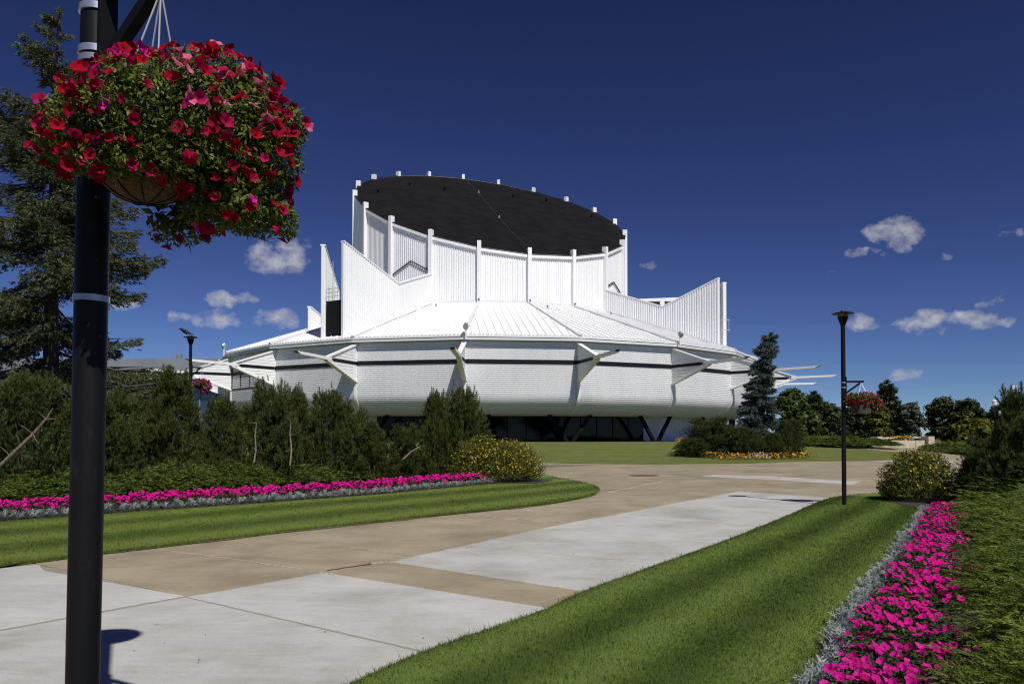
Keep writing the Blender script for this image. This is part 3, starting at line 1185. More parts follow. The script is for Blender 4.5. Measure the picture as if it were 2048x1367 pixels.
# soffit and ground floor
for k in VIS:
    a, b2 = ang(k), ang(k + 1)
    MB().hexa([rp(30.5, a, Z_SOF - .06), rp(32.4, a, Z_SOF - .06), rp(32.4, b2, Z_SOF - .06), rp(30.5, b2, Z_SOF - .06)],
              [rp(30.5, a, Z_SOF + .05), rp(32.4, a, Z_SOF + .05), rp(32.4, b2, Z_SOF + .05), rp(30.5, b2, Z_SOF + .05)]).build('soffit', M['white_panel'], hall)
    zf = BASE_Z - .1
    if -1 <= k <= 1 or k in (5, 6, -6):
        gl = ringbox(MB(), k, 31.0, 31.06, zf, Z_SOF + .01).build('glazed_wall', M['black_band'], hall)
        A, B = rp(31.12, a, 0), rp(31.12, b2, 0)
        npn = 5
        for i in range(npn):
            p, q = A.lerp(B, i / npn), A.lerp(B, (i + 1) / npn)
            d = (q - p).normalized()
            o = d.cross(Vector((0, 0, 1)))
            p2, q2 = p + d * .05, q - d * .05
            MB().hexa([p2 + Vector((0, 0, zf + .25)), q2 + Vector((0, 0, zf + .25)), q2 + o * .02 + Vector((0, 0, zf + .25)), p2 + o * .02 + Vector((0, 0, zf + .25))],
                      [p2 + Vector((0, 0, Z_SOF - .15)), q2 + Vector((0, 0, Z_SOF - .15)), q2 + o * .02 + Vector((0, 0, Z_SOF - .15)), p2 + o * .02 + Vector((0, 0, Z_SOF - .15))]).build('pane', M['glass'], gl)
            MB().bar(p + o * .03 + Vector((0, 0, zf)), p + o * .03 + Vector((0, 0, Z_SOF - .06)), .07, .10, up=d).build('mullion', M['dark_steel'], gl)
        ringbox(MB(), k, 31.0, 31.45, zf - .2, zf + .24).build('plinth', M['dark_steel'], gl)
    else:
        rr = []
        A, B = rp(31.1, a, 0), rp(31.1, b2, 0)
        n_r = 34
        V, Fc = [], []
        d = (B - A).normalized()
        o = d.cross(Vector((0, 0, 1)))
        for i in range(n_r):
            for fr, off in ((0, 0), (.5, 0), (.62, .09), (.88, .09)):
                p = A.lerp(B, (i + fr) / n_r) + o * off
                V += [(p.x, p.y, zf), (p.x, p.y, Z_SOF)]
        V += [(B.x, B.y, zf), (B.x, B.y, Z_SOF)]
        for i in range(len(V) // 2 - 1):
            Fc.append((2 * i, 2 * i + 2, 2 * i + 3, 2 * i + 1))
        me = bpy.data.meshes.new('ground_wall')
        me.from_pydata(V, [], Fc)
        link('ground_wall', me, M['white_panel'], hall)
    # V shaped raking columns
    cmb = MB()
    for sg in (-1, 1):
        foot = rp(33.0, ang(k) + sg * .006, zf)
        head = rp(33.0, ang(k) + sg * .068, Z_SOF + .1)
        cmb.bar(foot, head, .34, .30, up=(math.sin(ang(k)), -math.cos(ang(k)), 0))
    cmb.build('raking_column', M['dark_steel'], hall)
floor_pad = MB()
floor_pad.lathe([(35.2, BASE_Z - .25), (35.2, BASE_Z + .06)], 60).build('apron', M['dark_steel'], hall)
inner = MB()
inner.lathe([(30.5, BASE_Z - .2), (30.5, Z_SOF)], 40).build('core_wall', M['dark_steel'], hall)

# windows tucked under the fin on the facet left of the pines
a, b2 = ang(-3), ang(-2)
A, B = rp(R1 + .16, a, 0), rp(R1 + .16, b2, 0)
d = (B - A).normalized()
o = d.cross(Vector((0, 0, 1)))
zw0, zw1 = 7.0, 9.8
wf = MB()
for z in (zw0, zw1):
    wf.bar(A + d * .2 + Vector((0, 0, z)), A + d * 7.4 + Vector((0, 0, z)), .12, .12)
for x in (.26, 2.6, 5.0, 7.34):
    wf.bar(A + d * x + Vector((0, 0, zw0)), A + d * x + Vector((0, 0, zw1)), .10, .22 if x < 1 else .1, up=d)
win = wf.build('window', M['black_band'], hall)
for x0, x1 in ((.4, 2.5), (2.7, 4.9), (5.1, 7.24)):
    for z0, z1 in ((zw0 + .1, Z_STR - .22), (Z_STR + .22, zw1 - .1)):
        p, q = A + d * x0, A + d * x1
        MB().hexa([p + Vector((0, 0, z0)), q + Vector((0, 0, z0)), q - o * .06 + Vector((0, 0, z0)), p - o * .06 + Vector((0, 0, z0))],
                  [p + Vector((0, 0, z1)), q + Vector((0, 0, z1)), q - o * .06 + Vector((0, 0, z1)), p - o * .06 + Vector((0, 0, z1))]).build('pane', M['blind_glass'], win)
MB().bar(A + d * .3 + o * .06 + Vector((0, 0, Z_STR)), A + d * 7.3 + o * .06 + Vector((0, 0, Z_STR)), .1, .34).build('black_band', M['black_band'], win)


# ---- drum
def rim(p):
    """height of the tilted cut through the drum at a point relative to the axis"""
    return 34.31 - .176 * p.x + .528 * p.y


for k in range(N20):
    a, b2 = ang(k), ang(k + 1)
    A, B = rp(R2 - .12, a, 0), rp(R2 - .12, b2, 0)
    d = (B - A).normalized()
    o = d.cross(Vector((0, 0, 1)))
    n_r = 20
    V, Fc = [], []
    z0 = Z_DRUM - .1
    for i in range(n_r):
        for fr, off in ((0, 0), (.36, 0), (.46, .075), (.9, .075)):
            p = A.lerp(B, (i + fr) / n_r) + o * off
            V += [(p.x, p.y, z0), (p.x, p.y, rim(p) - .95)]
    V += [(B.x, B.y, z0), (B.x, B.y, rim(B) - .95)]
    for i in range(len(V) // 2 - 1):
        Fc.append((2 * i, 2 * i + 2, 2 * i + 3, 2 * i + 1))
    me = bpy.data.meshes.new('drum_panel')
    me.from_pydata(V, [], Fc)
    dp = link('drum_panel', me, M['white_panel'], hall)
    P0, P1 = rp(R2 + .02, a, 0), rp(R2 + .02, b2, 0)
    P0.z, P1.z = rim(P0) - .93, rim(P1) - .93
    MB().bar(P0, P1, .34, .42).build('rim_rail', M['white'], dp)
    MB().bar(rp(R2 + .03, a, z0 + .16), rp(R2 + .03, b2, z0 + .16), .12, .2).build('base_flashing', M['fascia'], dp)
    pl = MB()
    q = rp(R2 + .1, a, 0)
    e_t = Vector((math.cos(a), math.sin(a), 0))
    e_r = Vector((math.sin(a), -math.cos(a), 0))
    zt = rim(rp(R2, a, 0))
    foot = [q - e_t * .22 - e_r * .35, q + e_t * .22 - e_r * .35, q + e_t * .22 + e_r * .28, q - e_t * .22 + e_r * .28]
    pl.hexa([p + Vector((0, 0, Z_DRUM - .15)) for p in foot], [p + Vector((0, 0, zt)) for p in foot])
    pil = pl.build('pilaster', M['white'], hall)
    MB().bar(q + e_r * .30 + Vector((0, 0, Z_DRUM + .25)), q + e_r * .42 + Vector((0, 0, Z_DRUM + .25)), .16, .16).build('drain_spout', M['brown_box'], pil)
# roof of the drum
disc = [rp(R2 + .21, ang(k), 0) for k in range(N20)]
mbd = MB()
mbd.hexa([Vector((p.x, p.y, rim(p) - .71)) for p in disc], [Vector((p.x, p.y, rim(p) - .64)) for p in disc])
droof = mbd.build('drum_roof', M['black_roof'], hall)


def on_roof(x, y, dz=0.0):
    p = Vector((x, y, 0))
    p.z = rim(p) - .64 + dz
    return p


def on_roof_px(px, py):
    """where a sight line meets the drum roof"""
    o = Vector((0, 0, EYE))
    dv = (at(px, py, 10.0) - o)
    n = Vector((.176, -.528, 1))
    q0 = Vector((BC.x, BC.y, 34.31 - .64))
    t = (q0 - o).dot(n) / dv.dot(n)
    w = o + dv * t
    return Vector((w.x - BC.x, w.y - BC.y, w.z))


nrm = Vector((.176, -.528, 1)).normalized()
cab = [on_roof_px(*p) + nrm * .06 for p in ((930, 358), (957, 386), (975, 410), (998, 436), (1020, 462), (1052, 492))]
MB().tube(cab, .025, 6).build('lightning_cable', M['cable'], droof)
for p in ((957, 386), (998, 436)):
    q = on_roof_px(*p)
    MB().tube([q, q + nrm * .3], [.14, .10], 8).build('cable_clamp', M['grey_trim'], droof)
for p in ((756, 385), (819, 372), (889, 380), (1026, 395), (1092, 403), (1183, 434)):
    q = on_roof_px(*p)
    MB().tube([q, q + nrm * .35, q + nrm * .36, q + nrm * .5], [.13, .13, .2, .16], 8).build('roof_vent', M['black_band'], droof)
# peaked flashings on the drum panels behind the wing walls
for pts, kk in ((((786, 549), (822, 522), (857, 540)), -2), (((1213, 573), (1227, 564), (1240, 585)), 3)):
    a, b2 = ang(kk), ang(kk + 1)
    A, B = rp(R2 + .02, a, 0), rp(R2 + .02, b2, 0)
    nn = (B - A).cross(Vector((0, 0, 1))).normalized()
    P = []
    for p in pts:
        o0 = Vector((0, 0, EYE)) - BC
        dv = at(*p, 10.0) - Vector((0, 0, EYE))
        t = (A - o0).dot(nn) / dv.dot(nn)
        P.append(o0 + dv * t + nn * .04)
    mbx = MB()
    for p, q in zip(P[:-1], P[1:]):
        mbx.bar(p, q, .10, .14)
    mbx.build('peaked_flashing', M['brown_box'], hall)


# ---- wing walls standing on the roof
def wing(name, A, B, za0, za1, zb0, zb1, rib=.30, th=.30, cap=True, mat='white_panel', depth=.07):
    A, B = Vector(A), Vector(B)
    L = (B - A).length
    d = (B - A).normalized()
    o = d.cross(Vector((0, 0, 1)))
    V, Fc = [], []
    cols = []
    if rib:
        n = max(2, int(L / rib))
        for i in range(n):
            for fr, off in ((0, 0), (.36, 0), (.46, depth), (.9, depth)):
                cols.append(((i + fr) / n, off))
        cols.append((1.0, 0))
    else:
        cols = [(0, 0), (1, 0)]
    for sgn in (1, -1):
        s0 = len(V)
        for t, off in cols:
            p = A.lerp(B, t) + o * sgn * (th / 2 + off)
            V += [(p.x, p.y, za0 + (zb0 - za0) * t), (p.x, p.y, za1 + (zb1 - za1) * t)]
        for i in range(len(cols) - 1):
            a = s0 + 2 * i
            Fc.append((a, a + 2, a + 3, a + 1) if sgn > 0 else (a, a + 1, a + 3, a + 2))
    n = len(cols) * 2
    Fc.append((0, 1, n + 1, n))
    Fc.append((n - 2, 2 * n - 2, 2 * n - 1, n - 1))
    me = bpy.data.meshes.new(name)
    me.from_pydata(V, [], Fc)
    w = link(name, me, M[mat], hall)
    a3, b3 = Vector((A.x, A.y, za1)), Vector((B.x, B.y, zb1))
    MB().bar(a3, b3, th + .22, .12).build('coping', M['white'], w)
    MB().bar(Vector((A.x, A.y, za0 + .22)), Vector((B.x, B.y, zb0 + .22)), th + .3, .14).build('base_flashing', M['fascia'], w)
    return w


def rz(r):
    return Z_EAVE + (R_EAVE - r) / (R_EAVE - R2) * (Z_DRUM - Z_EAVE)


def P2(r, t):
    p = rp(r, t, 0)
    return (p.x, p.y, 0)


def px_xy(px, Y):
    p = at(px, 700, Y)
    return (p.x - BC.x, p.y - BC.y, 0)


def zpx(py, Y):
    return at(1024, py, Y).z


# left wing
tA = ang(-1)
p_in, p_mid = P2(19.1, tA), P2(27.1, tA)
wing('wing_wall', p_mid, p_in, rz(27.1) - .1, 18.25, rz(19) - .1, 20.85, rib=.6, depth=.015)
p_out = px_xy(684, 78.2)
wing('wing_wall', p_out, p_mid, 11.35, 21.25, rz(27.1) - .1, 18.25)
q_out, q_mid = px_xy(645, 79.5), P2(27.1, ang(-2))
wing('wing_wall', q_out, q_mid, 11.4, 21.2, rz(27.1) - .1, 18.0)
# the end post and the black door panel between the two wings
dpan = MB()
A = Vector(px_xy(652, 80.0)); B = Vector(px_xy(681, 78.9))
d = (B - A).normalized(); o = d.cross(Vector((0, 0, 1)))
dpan.hexa([A + Vector((0, 0, 11.4)), B + Vector((0, 0, 11.4)), B - o * .2 + Vector((0, 0, 11.4)), A - o * .2 + Vector((0, 0, 11.4))],
          [A + Vector((0, 0, zpx(601, 79.5))), B + Vector((0, 0, zpx(601, 79.5))), B - o * .2 + Vector((0, 0, zpx(601, 79.5))), A - o * .2 + Vector((0, 0, zpx(601, 79.5)))])
door = dpan.build('black_door', M['black_band'], hall)
rl = MB()
zr = zpx(601, 79.5)
for f in np.linspace(0, 1, 6):
    p = A.lerp(B, float(f))
    rl.tube([p + Vector((0, 0, zr)), p + Vector((0, 0, zr + 1.25))], .03, 6)
for dz in (.45, .85, 1.25):
    rl.tube([A + Vector((0, 0, zr + dz)), B + Vector((0, 0, zr + dz))], .03, 6)
rl.tube([A + d * .35 - o * .6 + Vector((0, 0, zr)), A + d * .35 - o * .6 + Vector((0, 0, zr + 4.2))], .035, 6)
rl.build('balcony_railing', M['grey_trim'], hall)
# a third wing further round the hall
wing('wing_wall', px_xy(618, 92), px_xy(650, 99), 13.2, zpx(613, 92), 15.5, zpx(640, 99), rib=.3)
# right wing
tB = ang(3)
p_in, p_mid, p_out = P2(19.1, tB), P2(27.0, tB), P2(34.1, tB - .004)
wing('wing_wall', p_in, p_mid, rz(19) - .1, 20.05, rz(27) - .1, 17.15, rib=.3)
wing('wing_wall', p_mid, p_out, rz(27) - .1, 17.15, rz(34.1) - .1, 19.65, rib=.3)
q_out, q_mid = px_xy(1450, 91.0), P2(27.0, ang(4))
wing('wing_wall', q_mid, q_out, rz(27) - .1, 17.0, 11.6, zpx(565, 91.0), rib=.3)
lad = MB()
for px in (1444, 1458):
    p = Vector(px_xy(px, 89.6))
    lad.tube([p + Vector((0, 0, zpx(662, 89.6))), p + Vector((0, 0, zpx(638, 89.6)))], .035, 6)
for py in (640, 660):
    lad.tube([Vector(px_xy(1443, 89.6)) + Vector((0, 0, zpx(py, 89.6))), Vector(px_xy(1460, 89.6)) + Vector((0, 0, zpx(py, 89.6)))], .035, 6)
p = Vector(px_xy(1443, 89.6))
lad.tube([p + Vector((0, 0, 11.7)), p + Vector((0, 0, zpx(660, 89.6)))], .03, 6)
lad.build('access_rail', M['grey_trim'], hall)
# plant room behind the right wing, with a loudspeaker horn
mh = MB()
A, B = Vector(px_xy(1288, 101)), Vector(px_xy(1352, 101))
za = zpx(640, 101)
zb_ = zpx(603, 101)
mh.hexa([A + Vector((0, 0, za)), B + Vector((0, 0, za)), B + Vector((0, 4, za)), A + Vector((0, 4, za))], [A + Vector((0, 0, zb_)), B + Vector((0, 0, zb_)), B + Vector((0, 4, zb_)), A + Vector((0, 4, zb_))])
pr = mh.build('plant_room', M['brown_box'], hall)
MB().hexa([A + Vector((-.6, -.4, zb_)), B + Vector((.6, -.4, zb_)), B + Vector((.6, 4.4, zb_)), A + Vector((-.6, 4.4, zb_))],
          [A + Vector((-.6, -.4, zb_ + .3)), B + Vector((.6, -.4, zb_ + .5)), B + Vector((.6, 4.4, zb_ + .5)), A + Vector((-.6, 4.4, zb_ + .3))]).build('plant_room_roof', M['white'], pr)
hc = Vector(px_xy(1325, 100.3)) + Vector((0, 0, zpx(606, 100.3)))
MB().tube([hc + Vector((0, .5, 0)), hc + Vector((0, .3, 0)), hc + Vector((0, .0, 0))], [.08, .1, .32], 12).build('loudspeaker_horn', M['white'], pr)

# floodlights on stalks at some corners of the eave, little vents on the roof
for k, dz in ((0, 0), (2, 0), (-3, 0)):
    b0 = rp(36.3, ang(k) + .006, 10.9)
    fl = MB().tube([b0, b0 + Vector((0, 0, .95))], .07, 8).build('floodlight_stalk', M['white'], hall)
    e_r = Vector((math.sin(ang(k)), -math.cos(ang(k)), 0))
    hd = b0 + Vector((0, 0, 1.1))
    MB().tube([hd - e_r * .16 + Vector((0, 0, .26)), hd - e_r * .10 + Vector((0, 0, .25)), hd + e_r * .12, hd + e_r * .22 - Vector((0, 0, .06))], [.06, .2, .28, .26], 12).build('floodlight_head', M['galv'], fl)
for px, py, Y in ((872, 618, 90), (1095, 618, 90), (1222, 628, 95)):
    w = at(px, py, Y) - BC
    rr = math.hypot(w.x, w.y)
    b0 = Vector((w.x, w.y, roof_z(rr) - .1))
    MB().tube([b0, b0 + Vector((0, 0, .35)), b0 + Vector((0, 0, .36)), b0 + Vector((0, 0, .5))], [.08, .08, .2, .1], 8).build('roof_vent', M['galv'], hall)

# ------------------------------------------------------------------ the glazed building behind the spruce
ann = empty('glazed_building', (0, 0, 0), 0, 'low building with blue glass front behind the tall spruce', 'building')
x0, x1 = at(-260, 700, 135).x, at(452, 700, 128).x
zt = 14.6
MB().box(x0, x1, 131, 160, -1, zt - 2.2).build('wall', M['grey_trim'], ann)
MB().box(x0 - 1, x1 + 1.5, 127.5, 161, zt - 2.2, zt - .2).build('roof_fascia', M['annex'], ann)
npn = 24
for i in range(npn):
    xa = x0 + (x1 - x0) * i / npn
    xb = x0 + (x1 - x0) * (i + 1) / npn
    for z0, z1 in ((1.2, 4.4), (4.7, 8.2), (8.5, zt - 2.4)):
        MB().box(xa + .12, xb - .12, 130.85, 130.98, z0, z1).build('pane', M['blue_glass'], ann)
    MB().box(xa - .07, xa + .07, 130.7, 130.99, 0, zt - 2.25).build('mullion', M['annex'], ann)
rb = MB()
pa, pb = at(342, 718, 132), at(358, 718, 132)
for f in np.linspace(0, 1, 4):
    p = pa.lerp(pb, float(f))
    rb.box(p.x - .04, p.x + .04, 131.9, 132.0, zt - .2, zt + 1.1)
for z in (.4, .75, 1.1):
    rb.box(pa.x, pb.x, 131.92, 131.98, zt + z - .04, zt + z + .04)
rb.box(pb.x - .5, pb.x + .2, 132.2, 133, zt - .2, zt + 1.0)
rb.build('roof_railing', M['annex'], ann)

# ------------------------------------------------------------------ foliage builders
def unit(v):
    return v / np.maximum(np.linalg.norm(v, axis=-1, keepdims=True), 1e-9)


def needles(P, D, rng, n=12, length=.1, width=.012, spread=.9, along=.0):
    """n thin needles round each shoot P with direction D"""
    m = len(P)
    P = np.repeat(P, n, 0)
    D = np.repeat(D, n, 0)
    rd = unit(rng.normal(size=(m * n, 3)))
    d = unit(D + rd * spread)
    L = length * rng.uniform(.6, 1.15, (m * n, 1))
    if along:
        P = P + D * (rng.random((m * n, 1)) * along)
    side = unit(np.cross(d, rng.normal(size=(m * n, 3)))) * (width / 2)
    V = np.stack([P - side, P + side, P + d * L], 1).reshape(-1, 3)
    return V, np.arange(len(V)).reshape(-1, 3)


def leaves(P, Nn, rng, size=.03, aspect=.6, jitter=.7):
    """diamond shaped leaves at P facing roughly along Nn"""
    m = len(P)
    nn = unit(Nn + rng.normal(size=(m, 3)) * jitter)
    t = unit(np.cross(nn, rng.normal(size=(m, 3))))
    b = np.cross(nn, t)
    s = size * rng.uniform(.6, 1.25, (m, 1))
    V = np.stack([P - t * s, P - b * s * aspect + nn * s * .15, P + t * s, P + b * s * aspect + nn * s * .15], 1).reshape(-1, 3)
    return V, np.arange(m * 4).reshape(-1, 4)


def cat(parts):
    V, Fc, o = [], [], 0
    for v, f in parts:
        V.append(v)
        Fc.append(f + o)
        o += len(v)
    return np.concatenate(V), np.concatenate(Fc)


def fib(n, rng):
    d = rng.normal(size=(n, 3))
    return unit(d)


# ---- mugo type pines: many upright candles on a lumpy crown, several bare stems
def pine_mesh(seed, pointy=.5, n_lobes=40, tips=44):
    """unit pine: 1 high, about 1 wide"""
    rng = np.random.default_rng(seed)
    P, D = [], []
    stems = MB()
    for i in range(n_lobes):
        f = ((i + rng.uniform(0, .8)) / n_lobes) ** 1.15
        zc = .05 + .80 * f
        rad = .44 * (1 - f * .92) ** pointy * rng.uniform(.3, 1.08)
        a = i * 2.4 + rng.uniform(-.5, .5)
        c = np.array([rad * math.cos(a), rad * math.sin(a), zc])
        lr = np.array([.125, .125, .14]) * rng.uniform(.7, 1.2) * (1 - .3 * f)
        k = int(tips * rng.uniform(.8, 1.3))
        dirs = fib(k, rng)
        dirs[:, 2] = np.abs(dirs[:, 2]) * 1.1 - .4
        dirs = unit(dirs)
        P.append(c + dirs * lr * rng.uniform(.35, 1.05, (k, 1)))
        out = np.array([math.cos(a), math.sin(a), 0]) * (.35 + rad)
        D.append(unit(dirs * .75 + out * .5 + np.array([0, 0, .55]) + rng.normal(size=(k, 3)) * .15))
        k2 = rng.integers(0, 3)
        P.append(c + np.array([0, 0, lr[2] * .9]) + rng.normal(size=(k2, 3)) * .03)
        D.append(unit(np.array([0, 0, 1.0]) + rng.normal(size=(k2, 3)) * .12))
        if i % 3 == 0:
            b = Vector((c[0] * .2 + rng.normal() * .03, c[1] * .2 + rng.normal() * .03, 0))
            m1 = Vector((c[0] * .6 + rng.normal() * .02, c[1] * .6 + rng.normal() * .02, zc * .55))
            stems.tube([b, m1, Vector(c)], [.010, .007, .003], 5)
    P, D = np.concatenate(P), np.concatenate(D)
    parts = []
    for j in range(4):       # needles along each candle
        parts.append(needles(P + D * (.015 * j), D, rng, 8, .036, .0062, .85))
    V, Fc = cat(parts)
    keep = V.reshape(-1, 3, 3)[:, :, 2].min(1) > .0
    V = V.reshape(-1, 3, 3)[keep].reshape(-1, 3)
    return V, np.arange(len(V)).reshape(-1, 3), stems


PINES = []
for i, (pt, nl) in enumerate(((.42, 48), (.65, 44), (.38, 52), (.50, 44))):
    V, Fc, st = pine_mesh(100 + i, pt, nl)
    PINES.append((npmesh('pine_crown', V, Fc, M['pine'] if i % 2 == 0 else M['pine_b']), st.mesh('pine_trunk', M['pine_bark'])))


def pine(var, x, y, w, h, label, group, rz=0.0, zb=None, cat_='pine tree', name='pine_tree', lean=(0, 0)):
    z = float(hgt(x, y)) + .02 if zb is None else zb
    r = empty(name, (x, y, z), rz, label, cat_, group)
    r.rotation_euler = (lean[0], lean[1], rz)
    cr = link('crown', PINES[var][0], None, r)
    tr = link('trunk', PINES[var][1], None, r)
    for o in (cr, tr):
        o.scale = (w, w, h)
    return r


LP = 'pines along the left bed'
for (var, px, top, hw, Y, lab) in (
    (0, 62, 742, 105, 20.5, 'bushy dark pine at the left picture edge below the spruce'),
    (2, 205, 772, 90, 22.0, 'dark pine just right of the near lamp post'),
    (1, 345, 736, 88, 23.5, 'tallest dark pine of the row, standing before the far lamp'),
    (3, 440, 788, 66, 24.5, 'low dark pine in front of the open left fins'),
    (2, 545, 764, 62, 25.0, 'pointed dark pine, with a pale bare stem, below the third fin'),
    (1, 592, 770, 50, 26.0, 'slim pointed pine in the middle of the left row'),
    (0, 662, 778, 66, 26.5, 'round topped pine left of the curved white rib'),
    (3, 738, 838, 56, 27.0, 'short pine in front of the corrugated ground floor wall'),
    (2, 808, 850, 50, 27.5, 'shortest pine, low between two taller ones near the yellow bush'),
    (1, 872, 780, 50, 28.0, 'upright pine behind the left half of the yellow bush'),
    (0, 928, 772, 56, 28.5, 'last pine of the left row, behind the yellow bush'),
):
    p = at(px, 872, Y)
    h = at(px, top, Y).z
    pine(var, p.x, Y, hw * 2.1 * Y / F, h * 1.04, lab, LP, px * .37)
# filling pines of the second rank, seen through the gaps
for (var, px, top, hw, Y, lab) in (
    (3, 130, 800, 90, 24.5, 'pine in shade behind the near lamp post'),
    (0, 285, 790, 80, 27.0, 'pine in the second rank left of the tallest pine'),
    (1, 490, 802, 60, 28.5, 'pine in the second rank between two pointed pines'),
    (2, 700, 812, 55, 30.0, 'pine in the second rank left of the ground floor wall'),
):
    p = at(px, 872, Y)
    pine(var, p.x, Y, hw * 2.3 * Y / F, at(px, top, Y).z, lab, LP, px * .7)

# a fallen bare limb among the pines
mb = MB()
pts = [at(-30, 960, 17.6), at(20, 912, 17.5), at(66, 868, 17.45), at(92, 838, 17.4), at(106, 816, 17.4)]
mb.tube(pts, [.045, .04, .033, .025, .008], 7)
for i, (dx, dz) in ((1, (-.2, .25)), (2, (-.25, .22)), (3, (.35, .02)), (2, (.2, -.22)), (3, (-.12, .16))):
    a = pts[i]
    mb.tube([a, a + Vector((dx * .5, -.05, dz * .6)), a + Vector((dx, -.1, dz))], [.012, .008, .003], 5)
tag(mb.build('bare_limb', M['pale_bark']), 'bare pale dead limb slanting in front of the left pine', 'branch')

for pts, lab in (((( 508, 925), (512, 900), (510, 872), (513, 845)), 'bare pale stem standing among the pines below the third fin'),
                 (((580, 930), (583, 900), (580, 868), (582, 842)), 'thin bare pale stem right of the other bare stem'),
                 (((806, 918), (822, 903), (838, 893)), 'short bare pale stub leaning beside the yellow bush')):
    Yb = 24.2 if pts[0][0] < 700 else 26.6
    q = [at(a_, b_, Yb + .1 * i) for i, (a_, b_) in enumerate(pts)]
    mb = MB().tube(q, [.030 - .007 * i for i in range(len(q))], 7)
    for i in range(1, len(q)):
        for sg in ((-1,) if (i + int(pts[0][0])) % 2 else (1,)):
            e = Vector((sg * rs.uniform(.08, .26), -.1, rs.uniform(-.06, .12)))
            mb.tube([q[i], q[i] + e * .6, q[i] + e], [.012, .008, .003], 5)
    tag(mb.build('bare_sapling', M['pale_bark']), lab, 'sapling')

# right hand pines
RPN = 'pines along the right bed'
for (var, px, top, hw, Y, lab) in (
    (1, 2030, 762, 66, 17.0, 'tall dark pine at the right picture edge'),
    (2, 1975, 862, 56, 18.5, 'low dark pine between the right yellow bush and the picture edge'),
    (0, 2085, 800, 90, 14.0, 'nearest dark pine, cut by the right picture edge'),
    (3, 2010, 900, 70, 15.0, 'low dark pine behind the creeping junipers on the right'),
    (1, 1950, 905, 44, 19.5, 'small dark pine touching the right yellow bush'),
):
    p = at(px, 872, Y)
    pine(var, p.x, Y, hw * 2.3 * Y / F, at(px, top, Y).z, lab, RPN, px * .51)

# pines round the blue spruce in front of the hall
MPN = 'pines round the blue spruce'
for (var, px, top, hw, Y, lab) in (
    (2, 1420, 838, 58, 54.0, 'broad dark pine left of the blue spruce'),
    (0, 1480, 856, 48, 52.5, 'round dark pine at the foot of the blue spruce'),
    (3, 1575, 838, 38, 54.0, 'dark pine right of the blue spruce'),
    (1, 1545, 868, 34, 52.5, 'low dark pine under the right side of the blue spruce'),
    (0, 1385, 880, 36, 52.0, 'low dark pine at the left end of the marigold strip'),
):
    p = at(px, 872, Y)
    zb = float(hgt(p.x, Y))
    pine(var, p.x, Y, hw * 2.3 * Y / F, at(px, top, Y).z - zb + .2, lab, MPN, px * .9)


